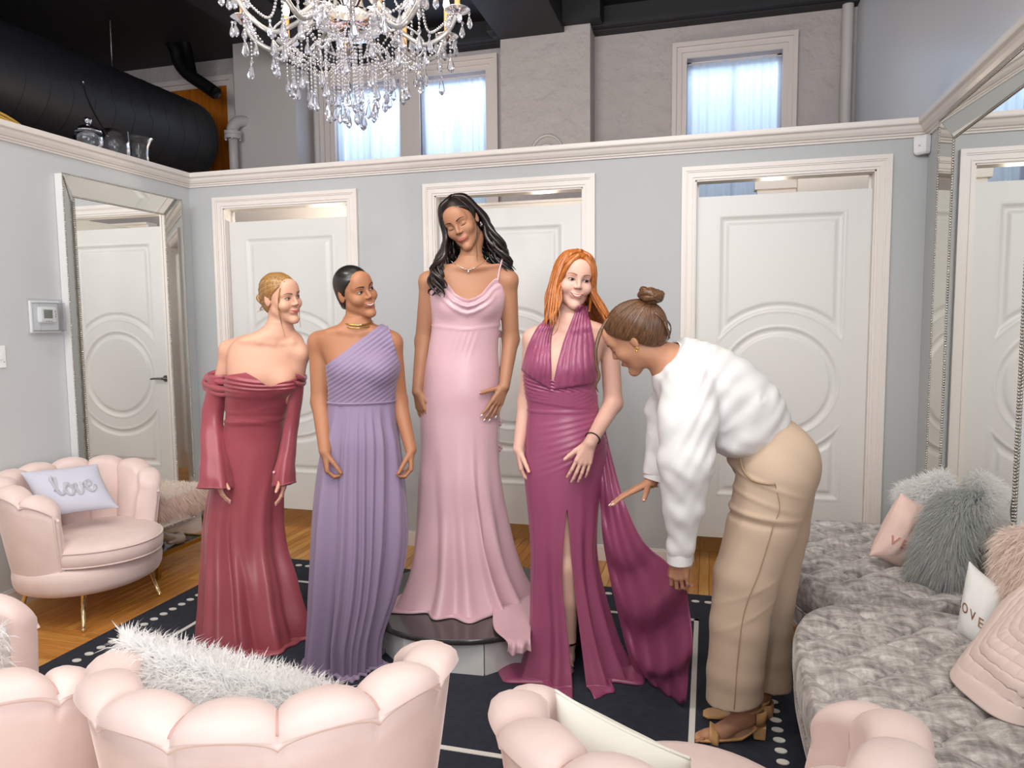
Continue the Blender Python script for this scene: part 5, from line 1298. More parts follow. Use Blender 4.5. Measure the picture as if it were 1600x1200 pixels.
    def folds(TH, Dg, Z, r):
        d = sk(TH, Dg, Z, r); t = (zu+.035-Z)
        fr = np.cos(np.radians(Dg))>-.2
        for k in range(5):   # swagged folds across the bust, then fine pulls to the waist
            zc = zu+.010-.019*k-.020*np.cos(np.radians(Dg*1.3-8))*(1-.12*k); d = d+fr*.0085*gauss(Z, zc, .0065)*(np.abs(Dg) < 100)
        for k in range(4):
            zc = zw+.055-.024*k+.012*np.sin(np.radians(Dg*2+40*k)); d = d+.003*gauss(Z, zc, .006)
        d = d+.006*gauss(Z, zw, .012)
        return d
    g, G = gown(p, gs, [(-180, 590), (-100, 584), (-42, 577), (-20, 586), (0, 596), (12, 599), (30, 592), (62, 586), (100, 584), (180, 590)], 'gown', 'satin_rose', p.root, folds, zskirt=p.zpy(745), pool=(.05, .5, 5))
    # sleeves
    def sleeve(pts, rad, flat, name, seed):
        P = spline([J(*q) for q in pts], 46); rr = np.interp(np.linspace(0, 1, 46), np.linspace(0, 1, len(rad)), [m(x) for x in rad]); n = 40; a = np.linspace(0, 2*PI, n, endpoint=False); rg = np.random.default_rng(seed); ph = rg.uniform(0, 6, 4); T_ = np.linspace(0, 1, 46)[:, None]
        w = 1+.10*T_**1.5*np.sin(4*a+ph[0])+.06*T_*np.sin(7*a+ph[1])+.025*np.sin(a*2+T_*26+ph[2])
        Gs = P[:, None]+(rr[:, None]*w)[..., None]*(np.cos(a)[None, :, None]*p.R+flat*np.sin(a)[None, :, None]*p.F); Gs[-1, :, 2] += .018*np.sin(a+ph[3])
        o = MB().grid(Gs, cv=True).build(name, 'satin_rose', p.root); sd = o.modifiers.new('cloth', 'SOLIDIFY'); sd.thickness = .002
    sleeve([(346, 585, .06), (336, 625, .04), (332, 660, .035), (334, 698, .07), (337, 735, .10), (338, 762, .11)], [17, 16, 16.5, 18, 21, 25], .95, 'sleeve', 1)
    sleeve([(464, 600, .06), (459, 640, .04), (454, 670, .03), (449, 705, .05), (444, 735, .07), (443, 757, .07)], [11, 11, 11, 12, 15, 17], 1.1, 'sleeve', 2)
    for pts, r0, nm in (([(392, 583, .155), (372, 594, .14), (350, 597, .115), (331, 594, .075), (322, 590, .03), (326, 586, -.02), (345, 580, -.05), (370, 578, -.03)], .013, 'arm_drape'), ([(393, 592, .16), (370, 605, .145), (346, 608, .12), (327, 603, .075), (319, 598, .03), (324, 594, -.02), (345, 588, -.05)], .014, 'arm_drape'), ([(392, 601, .155), (368, 614, .14), (344, 616, .11), (327, 610, .07), (320, 605, .03), (326, 600, -.02)], .012, 'arm_drape'),
                    ([(462, 586, .15), (470, 590, .125), (475, 592, .09), (476, 588, .05), (470, 582, .0)], .011, 'arm_drape'), ([(460, 596, .15), (469, 600, .125), (474, 600, .09), (475, 596, .05), (469, 590, .0)], .010, 'arm_drape')):
        q = spline([J(*x) for x in pts], 30); MB().tube(q, r0*np.interp(np.linspace(0, 1, 30), [0, .15, .8, 1], [.5, 1, 1, .5]), 10).build(nm, 'satin_rose', p.root)
    MB().sphere(J(428, 738, .115), .007, 10, 7).build('cuff_button', 'nail_pink', p.root)

# ---------------------------------------------------------------- 2: lavender one-shoulder gown
def woman_lavender():
    p = Person('woman with sleek dark hair and gold necklace in lavender one-shoulder gown', 3.10, 560, (-1.50, 2.86, .012)); J, m = p.J, p.m
    st = [(498, 557, 18, .052, .03), (507, 557, 28, .056, .03), (515, 557, 48, .066, .02), (526, 557, 60, .078, .01), (545, 560, 57, .090, .01), (572, 568, 55, .102, .02), (600, 567, 51, .098, .01), (626, 566, 50, .090, 0), (655, 566, 54, .105, -.01), (700, 565, 60, .122, -.02), (745, 564, 62, .125, -.02), (790, 563, 62, .12, -.02)]
    p.torso(st); p.bust([(548, 578, .055), (590, 578, .055)], (.062, .060, .060))
    H = Head(J(570.5, 453.5, .10), p.F, 34, 2, -19, .93, smile=1)
    p.limb([J(557, 512, .02), H.w((0, -.015, -.085)), H.w((0, -.02, -.02))], [.055, .046, .046], .03)
    L = [J(500, 536, .0), J(500.5, 628, .0), J(508, 705, .115)]; Rr = [J(612, 536, -.01), J(623, 626, -.05), J(642, 703, .03)]
    p.limb([J(525, 528, .01), L[0]], [.048, .050], .03); p.limb(L, [.048, .039, .026], .02); p.limb([J(592, 528, .0), Rr[0]], [.046, .046], .03); p.limb(Rr, [.045, .037, .025], .02)
    t1 = hand(p.S, L[2], p.R*.04+np.array([0, 0, -1]), p.R*.9-p.F*.15, p.F*.9+p.R*.4, (.75, .95, .6), .95, thumb=(.8, .35, .5), tcurl=.4)
    t2 = hand(p.S, Rr[2], p.R*.0+np.array([0, 0, -1]), p.R*-.9-p.F*.1, p.F*.9-p.R*.4, (.7, .9, .6), .95, thumb=(.8, .35, .5), tcurl=.4)
    p.clav([(550, 521), (532, 517), (512, 518)]); p.clav([(563, 521), (580, 517), (596, 519)])
    for s in (-1, 1): p.limb([J(564+20*s, 790, -.02), J(552+18*s, 1030, 0)], [.062, .035], .02)
    p.S.sub(H.H, H.c, H.M, H.sc, .012); p.box([H.w((x, y, z)) for x in (-.09, .09) for y in (-.11, .12) for z in (-.125, .13)], 0, .0032); p.box([L[2]]+[t[0] for t in t1], .025, .0038); p.box([Rr[2]]+[t[0] for t in t2], .025, .0038)
    p.build('skin_tan'); H.features(p.root, 'iris_dark', 'brow_dark', 'lips_nude', gaze=(.004, -.001), lid=.0018, teeth=True, curve=.011, mouth_w=.030)
    C = H.cap(low=-.085); C.ell((0, -.100, -.055), (.032, .026, .030), .015); hr = hair_object(H, C, 'hair_black', p.root)
    slick_strands(H, C, slick_starts(150, 4), (0, -.115, -.055), 'hair_black', hr, .0016, .0006)
    # necklace
    q = []
    for t in np.linspace(0, 2*PI, 60, endpoint=False):
        c = J(559, 505-.0, .03); q.append(c+p.R*math.sin(t)*.064+p.F*(math.cos(t)*.064)+np.array([0, 0, -.012*math.cos(t)+.004]))
    nk = MB().tube(q, .0042, 8, closed=True).build('necklace', 'gold', p.root)
    MB().tube([x+np.array([0, 0, -.012])+p.F*.004 for x in q], .0022, 6, closed=True).build('necklace_strand', 'gold', nk)
    # skirt from the waist seam
    gs = [(600, 567, 51, .098, .01), (626, 566, 51, .092, 0), (660, 566, 55, .108, 0), (700, 566, 60, .114, 0), (740, 565, 66, .12, .0), (800, 564, 72, .125, .01), (860, 562, 74, .13, .02), (920, 556, 70, .13, .03), (960, 549, 62, .125, .04), (1000, 542, 55, .12, .05), (1055, 540, 53, .12, .05)]
    zt, zb = p.zpy(627), .014
    pl = [(-60, 0), (-33, 4), (-14, 5), (2, 3), (21, -2), (40, -5), (60, -2)]
    rf = skirt_folds(rand_folds(11, 8, .016, lo=80, hi=285)+[(-50, 8, -.045, 6), (-64, 4, .03, 6), (52, -4, -.03, 6), (66, 0, .03, 6)], zt, zb, .8)
    def folds(TH, Dg, Z, r):
        t = np.clip((zt-Z)/(zt-zb), 0, 1); d = rf(TH, Dg, Z, r)
        for a, dr in pl: d = d+(.004+.020*t**.8)*gauss(wrapd(Dg-a-dr*t*2), 0, 4.2)*np.clip(t*12, 0, 1)*.8-.012*t*gauss(wrapd(Dg-a-dr*t*2-7), 0, 3.2)
        d = d-.010*gauss(Z, zt, .010)*0+.012*t*np.sin(np.radians(Dg*3)+Z*6)
        return d
    g, G = gown(p, gs, [(-180, 626), (180, 626)], 'gown', 'chiffon_lavender', p.root, folds, zskirt=p.zpy(660), pool=(.035, .5, 6), rows=190)
    # bodice: one-shoulder, pleated on the slant
    S = Sdf().add(p.loft, p.loft.lo, p.loft.hi, 0)
    for x in (548, 590): S.ell(J(x, 578, .055), (.062, .060, .060), .03, rot=np.column_stack([p.R, p.F, [0, 0, 1]]))
    S.chain([J(585, 522, .0), J(612, 536, -.01)], [.048, .048], .03)
    nrm = unit(J(515, 567)-J(592, 508)); up = np.array([-(nrm @ np.array([0, 0, 1.])), 0, 0]); A = J(515, 566, .06); B = J(592, 509, .06)
    v_in = unit(B-A); pn = unit(np.cross(v_in, p.F)); pn = pn if pn[2] > 0 else -pn
    side_x = J(613, 530)
    lo, hi = S.bounds(); D, l = S.grid(lo-.03, hi+.03, .0035); D = D-.006; v, f = surface_nets(D, l, .0035); me = mesh(v, f); bm = bmesh.new(); bm.from_mesh(me)
    def cut(co, no): bmesh.ops.bisect_plane(bm, geom=bm.verts[:]+bm.edges[:]+bm.faces[:], plane_co=Vector(co), plane_no=Vector(no), clear_outer=True)
    cut(A, pn); cut(J(560, 630), (0, 0, -1)); cut(J(617, 545), unit(p.R*1.0+np.array([0, 0, .28])))
    bm.to_mesh(me); bm.free(); me.update(); v = np.array([x.co[:] for x in me.vertices]); nn = np.array([x.normal[:] for x in me.vertices]); f = [tuple(q.vertices) for q in me.polygons]; bpy.data.meshes.remove(me)
    s = (v-A) @ pn; tt = (v-A) @ v_in; w = np.clip(-s*40, 0, 1)
    ph = (s+.10*tt*np.clip(-s*3, 0, 1))/.0165; v = v+nn*((.0042*(np.abs(np.sin(PI*ph))**.7)-.001)*w*(1-.5*smoothstep(.0, .3, -s)))[:, None]
    o = obj('bodice', v, f, 'chiffon_lavender', p.root); sd = o.modifiers.new('cloth', 'SOLIDIFY'); sd.thickness = .003; sd.offset = -1
    th = np.linspace(-PI, PI, 90, endpoint=False); c = J(566, 627); q = []
    for t in th:
        d = np.sin(t)*p.R+np.cos(t)*p.F; rr = ray_out(p.T.eval, c, d[None], .05, .3, 80)[0]; q.append(c+d*(rr+.007))
    MB().tube(q, .0045, 6, closed=True).build('waist_seam', 'chiffon_lavender', p.root)

# ---------------------------------------------------------------- 3: blush gown on the platform
def woman_blush():
    p = Person('tall woman with dark wavy hair in blush satin gown standing on the platform', 3.36, 722, (*PC, PZ)); J, m = p.J, p.m
    st = [(402, 735, 17, .050, .02), (412, 735, 29, .056, .02), (421, 734, 50, .066, .01), (432, 733, 62, .078, .0), (450, 732, 60, .092, .0), (478, 731, 55, .104, .02), (508, 728, 51, .098, .01), (547, 724, 53, .098, 0), (580, 722, 57, .112, -.01), (613, 720, 60, .124, -.02), (650, 718, 61, .126, -.03), (700, 718, 60, .12, -.02)]
    p.torso(st); p.bust([(707, 478, .068), (753, 478, .068)], (.060, .056, .062))
    H = Head(J(713.5, 352, .10), p.F, -16, 20, -21, .98)
    p.limb([J(735, 418, .01), H.w((.006, -.02, -.085)), H.w((0, -.02, -.02))], [.055, .047, .047], .03)
    for s in (1, -1): p.S.cone(J(735+5*s, 419, .08), J(735+44*s, 414, .045), .010, .008, .02)
    L = [J(670, 440, 0), J(662, 533, -.04), J(652, 612, .03)]; Rr = [J(794, 438, 0), J(798, 530, -.05), J(788, 604, .05)]
    p.limb([J(695, 432, .0), L[0]], [.046, .047], .03); p.limb(L, [.042, .040, .025], .02); p.limb([J(772, 430, .0), Rr[0]], [.046, .047], .03); p.limb(Rr, [.042, .040, .025], .02)
    t1 = hand(p.S, L[2], p.R*.20+np.array([0, 0, -1]), p.R*.75-p.F*.65, p.F*.6+p.R*.7, (.12, .22, .2), 1.0, spread=.10, thumb=(.85, .5, .1))
    t2 = hand(p.S, Rr[2], p.R*-.42+np.array([0, 0, -.85])+p.F*.12, p.R*-.55-p.F*.75, p.F*.25-p.R*.8+np.array([0, 0, .4]), (.06, .14, .14), 1.0, spread=.16, thumb=(.6, .85, .05), tcurl=.1)
    for s in (-1, 1): p.limb([J(718+20*s, 700, -.02), J(722+24*s, 958, 0)], [.062, .035], .02)
    p.S.sub(H.H, H.c, H.M, H.sc, .012); p.box([H.w((x, y, z)) for x in (-.09, .09) for y in (-.11, .12) for z in (-.125, .13)], 0, .0032); p.box([L[2]]+[t[0] for t in t1], .025, .0038); p.box([Rr[2]]+[t[0] for t in t2], .025, .0038)
    p.build('skin_olive'); H.features(p.root, 'iris_dark', 'brow_dark', 'lips_pink', closed=True, curve=.004, browz=.001)
    nails(t1, p.root, 'nail_white'); nails(t2, p.root, 'nail_white')
    C = H.cap(.004, hairline=[(-.2, -.16), (-.06, -.11), (-.03, -.07), (.0, -.02), (.02, .03), (.05, .066), (.080, .083), (.2, .09)]); hr = hair_object(H, C, 'hair_dark', p.root)
    rg = np.random.default_rng(11)
    al = list(rg.uniform(-178, -60, 80))+list(rg.uniform(104, 178, 62))+[96, 99, 102]
    def hang(a, f):
        if a < 0: return p.F*(.14*f*np.clip((150+a)/80, 0, 1))+p.R*(-.015*math.sin(f*PI)+.012*f)
        return p.R*(.055*f)+p.F*-.02*f
    locks(H, C, 'hair_dark', hr, al, .25, hang, .0105, curl=.032, seed=12, part_x=.012, fl=.06, side_r=(.100, .116))
    locks(H, C, 'hair_dark', hr, [62], .17, lambda a, f: p.F*.01, .0022, curl=.0, seed=3, part_x=.02, name='loose_hair', side_r=(.066, .098))
    e = H.w((.080, -.008, -.034)); MB().tube([e+H.M @ np.array([.002+.004*math.sin(t), .012*math.cos(t), -.008+.012*math.sin(t)])*.9 for t in np.linspace(.3, 6, 24)], .003, 8).build('earring', 'jewel', p.root)
    # necklace
    q = []
    for x, y, dz in ((700, 404, .03), (710, 412, .075), (722, 418, .10), (732, 421, .105), (744, 417, .10), (757, 408, .075), (768, 398, .03)): q.append(J(x, y, dz))
    def chest(P, off=.0015): # lay on the skin
        out = []
        for c in P:
            t = np.linspace(.12, -.12, 120); Dv = p.S.eval(c+t[:, None]*p.F); i = np.argmax(Dv < 0); out.append(c+p.F*(t[i]+off) if Dv.min() < 0 else c)
        return np.array(out)
    q = chest(spline(q, 30)); nk = MB().tube(q, .0011, 5).build('necklace', 'jewel', p.root)
    MB().sphere(chest([J(732, 424, .1)])[0]+p.F*.004, (.005, .005, .008), 8, 6).build('pendant', 'jewel', nk)
    # gown
    gs = st[4:]+[(750, 718, 64, .12, -.01), (800, 721, 69, .125, -.01), (850, 723, 75, .14, 0), (890, 725, 83, .165, .0), (920, 726, 95, .20, 0), (940, 727, 106, .24, .0), (958, 728, 113, .265, .0), (975, 728, 115, .27, 0)]
    zt, zb = p.zpy(620), PZ+.004
    sk = skirt_folds([(-70, 0, .05, 8), (-52, 6, -.035, 7), (-38, 10, .035, 8), (-22, 10, -.02, 8), (-4, 8, .028, 9), (24, 14, .05, 4), (33, 16, -.055, 5), (46, 14, .04, 7), (62, 8, -.035, 7), (78, 6, .05, 9)]+rand_folds(10, 9, .03, lo=100, hi=262), zt, zb, 2.6)
    zs = p.zpy(510)
    def folds(TH, Dg, Z, r):
        d = sk(TH, Dg, Z, r); d = d+.0035*gauss(Z, zs-.012*np.cos(np.radians(Dg*1.5)), .0045)
        for k in range(5): d = d+.0035*gauss(wrapd(Dg-(35-14*k)-((zs-Z)*-130)), 0, 5)*np.clip((zs-Z)*14, 0, 1)*np.clip(1-(zs-Z)*5.5, 0, 1)
        return d
    zc0 = p.zpy(470)
    def cowl(G, Dg, Z, zt_):
        a = np.clip(1-np.abs(Dg)/74, 0, 1); d = zt_-Z; fr = (np.abs(Dg) < 74)
        out = a**.7*(.020*np.exp(-d/.030)+.014*gauss(d, .030+.010*(1-a), .010)+.009*gauss(d, .062+.012*(1-a), .012)-.012*gauss(d, .017+.006*(1-a), .008))*fr
        return G+p.F*out[..., None]
    gown(p, gs, [(-180, 486), (-115, 474), (-88, 458), (-70, 436), (-56, 441), (-44, 450), (-31, 460), (-15, 467), (0, 470), (15, 467), (31, 459), (46, 449), (60, 438), (71, 434), (88, 458), (115, 474), (180, 486)], 'gown', 'satin_blush', p.root, folds, zskirt=p.zpy(660), hem=zb, pool=(.03, .6, 5), rows=190, neckdisp=cowl, top_rows=44)
    for pts in (((682, 440, .06), (682, 428, .055), (684, 416, .03), (688, 409, -.01), (692, 412, -.06)), ((778, 438, .06), (780, 424, .055), (783, 411, .03), (785, 405, -.01), (783, 410, -.06))):
        P = spline([J(*x) for x in pts], 26); out = []
        for c in P:
            t = np.linspace(.10, -.06, 100); Dv = p.S.eval(c+t[:, None]*p.F); i = np.argmax(Dv < .003); out.append(c+p.F*t[i] if Dv.min() < .003 else c)
        MB().tube(out, .0042, 6).build('shoulder_strap', 'satin_blush', p.root)
    # ties with little fabric flowers hanging behind the hip
    MB().tube(spline([J(782, 505, -.06), J(781, 600, -.09), J(780, 690, -.08), J(779, 755, -.08)], 24), .0016, 5).build('tie_cord', 'satin_blush', p.root)
    for x, y in ((780, 522), (780, 578), (779, 660), (779, 700), (779, 757)):
        f = MB(); c = J(x, y, -.075)
        for k in range(5):
            a = k*2*PI/5+y; f.sphere(c+p.R*.011*math.cos(a)+np.array([0, 0, .011*math.sin(a)]), (.010, .006, .010), 8, 5)
        f.build('fabric_flower', 'satin_blush', p.root)
    # train slipping off the platform edge
    top = [on_z(x, y, .205) for x, y in ((770, 950), (796, 944), (814, 934), (828, 926))]; mid = [on_z(x, y, .194) for x, y in ((772, 982), (794, 982), (814, 978), (830, 972))]
    edg = [on_z(x, y, .196) for x, y in ((792, 1002), (802, 1004), (815, 1003), (829, 997))]; bot = [q+p.F*.022-np.array([0, 0, .035+.010*(i % 2)]) for i, q in enumerate(edg)]
    n = 26; rows_ = [spline(q, n) for q in (top, mid, edg, bot)]; Gd = np.array([[spline([q[i] for q in rows_], 22)[j] for i in range(n)] for j in range(22)])
    u = np.linspace(0, 1, n)[None]; v = np.linspace(0, 1, 22)[:, None]; Gd += p.F*(.010*np.sin(u*17+v*3)*v)[..., None]
    o = MB().grid(Gd).build('train', 'satin_blush', p.root); sd = o.modifiers.new('cloth', 'SOLIDIFY'); sd.thickness = .003

# ---------------------------------------------------------------- 4: magenta gown, red hair
def woman_magenta():
    p = Person('woman with long red hair in magenta halter gown with thigh slit', 3.03, 885, (-.545, 2.98, .012)); J, m = p.J, p.m
    st = [(490, 893, 18, .052, .03), (500, 893, 29, .056, .03), (509, 892, 52, .066, .02), (520, 891, 66, .080, .01), (545, 884, 60, .094, .01), (575, 877, 57, .106, .02), (605, 876, 54, .098, .01), (640, 879, 53, .094, 0), (670, 881, 58, .110, -.01), (695, 884, 63, .120, -.012), (735, 881, 62, .122, -.012), (780, 880, 57, .116, -.008)]
    p.torso(st); p.bust([(855, 568, .062), (903, 570, .062)], (.062, .060, .062))
    H = Head(J(904, 437, .10), p.F, 12, 6, 8, .97, smile=1)
    p.limb([J(893, 505, .02), H.w((0, -.02, -.085)), H.w((0, -.02, -.02))], [.055, .047, .047], .03)
    L = [J(834, 530, .0), J(822, 628, -.06), J(810, 702, -.01)]; Rr = [J(952, 533, -.01), J(958, 630, -.02), J(922, 692, .16)]
    p.limb([J(858, 520, .0), L[0]], [.046, .045], .03); p.limb(L, [.042, .036, .024], .02); p.limb([J(928, 522, .0), Rr[0]], [.046, .046], .03); p.limb(Rr, [.043, .040, .026], .02)
    t1 = hand(p.S, L[2], p.R*.10+np.array([0, 0, -1]), p.R*.9-p.F*.2, p.F*.9+p.R*.3, (.3, .4, .3), .95, spread=.15)
    t2 = hand(p.S, Rr[2], p.R*-.32+np.array([0, 0, -.9])+p.F*.10, -p.F+p.R*-.2, p.R*-.8+np.array([0, 0, .3]), (.10, .22, .2), 1.0, spread=.12, thumb=(.8, .6, .0))
    leg = [J(888, 770, .0), J(887, 885, .045), J(886, 1005, .04), J(886, 1030, .03)]; p.limb(leg, [.074, .047, .031, .032], .03); p.limb([J(887, 885, .05), J(886, 935, .03), J(886, 990, .03)], [.045, .05, .034], .03); p.limb([J(860, 770, -.02), J(862, 1035, -.06)], [.078, .033], .02)
    p.limb([J(886, 1022, .02), J(885, 1043, .10), J(884, 1052, .17)], [.03, .027, .018], .02)
    for k in range(5): p.S.cone(J(880+2.6*k, 1051, .165), J(878.5+3.2*k, 1055, .195-.012*abs(k-3.5)*.5), .0085 if k > 3 else .0065, .006, .004)
    p.clav([(886, 516), (868, 512), (846, 513)]); p.clav([(898, 516), (915, 512), (940, 514)])
    p.S.sub(H.H, H.c, H.M, H.sc, .012); p.box([H.w((x, y, z)) for x in (-.09, .09) for y in (-.11, .12) for z in (-.125, .13)], 0, .0032); p.box([L[2]]+[t[0] for t in t1], .025, .0038); p.box([Rr[2]]+[t[0] for t in t2], .025, .0038); p.box([J(870, 1020, .0), J(900, 1060, .24)], .02, .005)
    p.build('skin_pale'); H.features(p.root, 'iris_dark', 'brow_ginger', 'lips_soft', shadow='eye_shadow_fair', gaze=(.003, -.001), lid=.0018, teeth=True, curve=.011, mouth_w=.030)
    C = H.cap(.006, hairline=[(-.2, -.16), (-.06, -.11), (-.03, -.08), (.0, -.03), (.02, .03), (.05, .070), (.080, .086), (.2, .09)]); hr = hair_object(H, C, 'hair_ginger', p.root)
    rg = np.random.default_rng(21); al = list(-rg.uniform(52, 178, 70))+list(rg.uniform(52, 178, 80))
    def hang(a, f):
        if a < 0: return p.R*(-.015*f)+p.F*(.06*f*np.clip((120+a)/70, 0, 1))
        return p.R*(.075*f)+p.F*(-.01*f)
    locks(H, C, 'hair_ginger', hr, al, .155, hang, .0070, curl=.0, seed=22, part_x=.004, fl=.012, side_r=(.090, .112))
    mb = MB()
    for x in (-1, 1): mb.tube(spline([H.w((x*.012, .062, .108)), H.w((x*.052, .074, .062)), H.w((x*.070, .052, .0)), H.w((x*.078, .03, -.06)), H.w((x*.082, .02, -.12))], 22), np.linspace(.013, .006, 22), 8)
    mb.build('front_locks', 'hair_ginger', hr, kind='stuff')
    MB().tube(spline([H.w((-.074, .03, -.06)), J(874, 490, .12), J(871, 515, .13), J(856, 530, .125)], 20), np.linspace(.003, .001, 20), 5).build('loose_hair', 'hair_ginger', hr)
    # gown with slit
    gs = st[4:]+[(810, 880, 54, .113, -.006), (855, 880, 51, .110, 0), (900, 882, 53, .115, 0), (950, 887, 59, .125, .01), (1000, 892, 67, .15, .02), (1040, 895, 82, .18, .03), (1060, 896, 86, .19, .03)]
    zsl = p.zpy(785); zt, zb = p.zpy(700), .014
    sk = skirt_folds([(-62, 2, .03, 7), (-40, 4, -.02, 7), (-20, 0, .025, 7), (34, 4, .03, 6), (48, 2, -.03, 6), (62, 0, .04, 7), (84, 0, -.03, 7)]+rand_folds(11, 31, .028, lo=100, hi=262), zt, zb, 2.0)
    zw = p.zpy(640); zc = p.zpy(592)
    def folds(TH, Dg, Z, r):
        d = sk(TH, Dg, Z, r)
        for k in range(8):   # crossed pleats of the waist
            z0 = zc-.010-.013*k-.00055*Dg*np.clip(1.2-.10*k, .3, 2); d = d+.0050*gauss(Z, z0, .0042)*(Z < zc+.04)*(Z > zw-.012)
        for k in range(8):   # ruching drawn to the left hip
            z0 = zw-.02-.020*k+(.00035+.00010*k)*(Dg-60)*-1*(-1); d = d+.0045*gauss(Z, z0, .0055)*np.clip((Dg+70)/120, 0, 1)*(Dg < 90)*(Z < zw-.006)
        return d+.004*gauss(Z, zw, .004)
    gown(p, gs, [(-180, 600), (-90, 585), (-60, 578), (-20, 590), (0, 592), (25, 588), (60, 578), (90, 585), (180, 600)], 'gown', 'satin_magenta', p.root, folds, zskirt=p.zpy(740), rows=190, pool=(.07, .5, 5), open_at=math.radians(8),
         gap=lambda Z: np.radians(12)*np.clip((zsl-Z)/.30, 0, 1)**.75*(1-.30*smoothstep(.35, .8, zsl-Z)))
    # halter: two gathered straps from the bust to the nape
    def lay(P, off):
        P = np.asarray(P); sh = P.shape; Q = P.reshape(-1, 3); t = np.linspace(.16, -.16, 120); Dv = p.S.eval((Q[:, None]+t[None, :, None]*p.F).reshape(-1, 3)).reshape(len(Q), -1)-off
        i = np.argmax(Dv < 0, 1); ok = Dv.min(1) < 0; out = Q+p.F*np.where(ok, t[i], 0)[:, None]; return out.reshape(sh)
    for (e1, e2) in (([(815, 578), (824, 545), (838, 516), (850, 500), (858, 488), (866, 478)], [(862, 606), (862, 572), (861, 538), (863, 518), (868, 500), (874, 484)]),
                     ([(864, 606), (871, 570), (880, 536), (889, 512), (896, 494), (902, 478)], [(937, 594), (931, 556), (926, 528), (922, 508), (920, 492), (918, 478)])):
        A_, B_ = spline([J(*x) for x in e1], 44), spline([J(*x) for x in e2], 44); n = 40; u = np.linspace(0, 1, n)[None, :, None]
        Gs = A_[:, None]*(1-u)+B_[:, None]*u; Gs = lay(Gs, .004); pl = (.0055*np.abs(np.sin(PI*np.linspace(0, 1, n)*6.0))**.8)[None, :]*np.linspace(1, .8, 44)[:, None]
        pl = pl+.006*np.sin(PI*np.linspace(0, 1, n))[None]; Gs = Gs+p.F*pl[..., None]
        o = MB().grid(Gs).build('halter_strap', 'satin_magenta', p.root); sd = o.modifiers.new('cloth', 'SOLIDIFY'); sd.thickness = .004; sd.offset = 0
    # bracelet, ring
    w = np.array(Rr[2]); d = unit(np.array(Rr[1])-w); a = unit(np.cross(d, p.F)); b = np.cross(d, a); MB().tube([w+d*.028+(a*math.cos(t)+b*math.sin(t))*.0305 for t in np.linspace(0, 2*PI, 30, endpoint=False)], .0028, 6, closed=True).build('hair_tie', 'black_band', p.root)
    # sandal straps
    for (x, y, dz, rx, ry, m_) in ((886, 1004, .045, .037, .040, 'jewel'), (885, 1047, .125, .034, .020, 'jewel')):
        c = J(x, y, dz); MB().tube([c+p.R*rx*math.cos(t)+p.F*(.3 if ry < .03 else 1)*ry*math.sin(t)+np.array([0, 0, (ry if ry < .03 else .006)*math.sin(t)]) for t in np.linspace(0, 2*PI, 30, endpoint=False)], .0048, 6, closed=True).build('sandal_strap', m_, p.root)
    MB().box(tuple(J(874, 1062, .20)+np.array([0, 0, -.006])), tuple(J(898, 1062, .02)+np.array([.0, .0, .004]))).build('sandal_sole', 'jewel', p.root, smooth=False) if False else None
    # the long side drape held out by the stylist
    A_, B_, C_, D_ = J(926, 646, .035), J(1004, 1064, .10), np.array(HOLD), at(1073, 1099, 2.62)
    le = spline([A_, J(934, 700, .03), J(937, 770, .03), J(944, 850, .04), J(962, 940, .07), J(985, 1030, .09), B_], 60)
    te = spline([J(940, 646, .0), J(957, 720, .0), at(978, 790, 2.90), at(1000, 836, 2.78), at(1030, 872, 2.68), C_], 60)
    n, k = 70, 60; be = spline([B_, at(1030, 1086, 2.78), at(1052, 1096, 2.68), D_], n); re = spline([C_, at(1079, 950, 2.54), at(1080, 1030, 2.57), D_], n)
    Gd = np.zeros((k, n, 3)); U = np.linspace(0, 1, n)
    # rows run from the gathered waist/top edge (v=0) to the free lower edge (v=1): ruled between left edge and top-then-right edge
    tr = np.concatenate([te, re[1:]]); L_ = np.concatenate([[0], np.cumsum(np.linalg.norm(np.diff(tr, axis=0), axis=1))]); tr = np.array([[np.interp(s, L_, tr[:, c]) for c in range(3)] for s in np.linspace(0, L_[-1], k)])
    L_ = np.concatenate([[0], np.cumsum(np.linalg.norm(np.diff(le, axis=0), axis=1))]); lf = np.array([[np.interp(s, L_, le[:, c]) for c in range(3)] for s in np.linspace(0, L_[-1], k)])
    for j in range(k):
        v = j/(k-1); w_ = np.linalg.norm(tr[j]-lf[j]); sag = .20*w_*(4*U*(1-U))*(1-smoothstep(.80, 1, v)*.75)*smoothstep(.1, .45, v)
        Gd[j] = lf[j]*(1-U)[:, None]+tr[j]*U[:, None]; Gd[j, :, 2] -= sag
        Gd[j] += p.F*((.034*np.sin(v*30+U*2.5)*smoothstep(.12, .45, v)*(1-smoothstep(.85, 1, v))+.012*np.sin(U*24)*(.25+.75*smoothstep(.5, 1, v)))*np.clip(U*6, 0, 1))[:, None]
    Gd[..., 2] = np.maximum(Gd[..., 2], .016)
    o = MB().grid(Gd).build('side_drape', 'satin_magenta', p.root); sd = o.modifiers.new('cloth', 'SOLIDIFY'); sd.thickness = .003

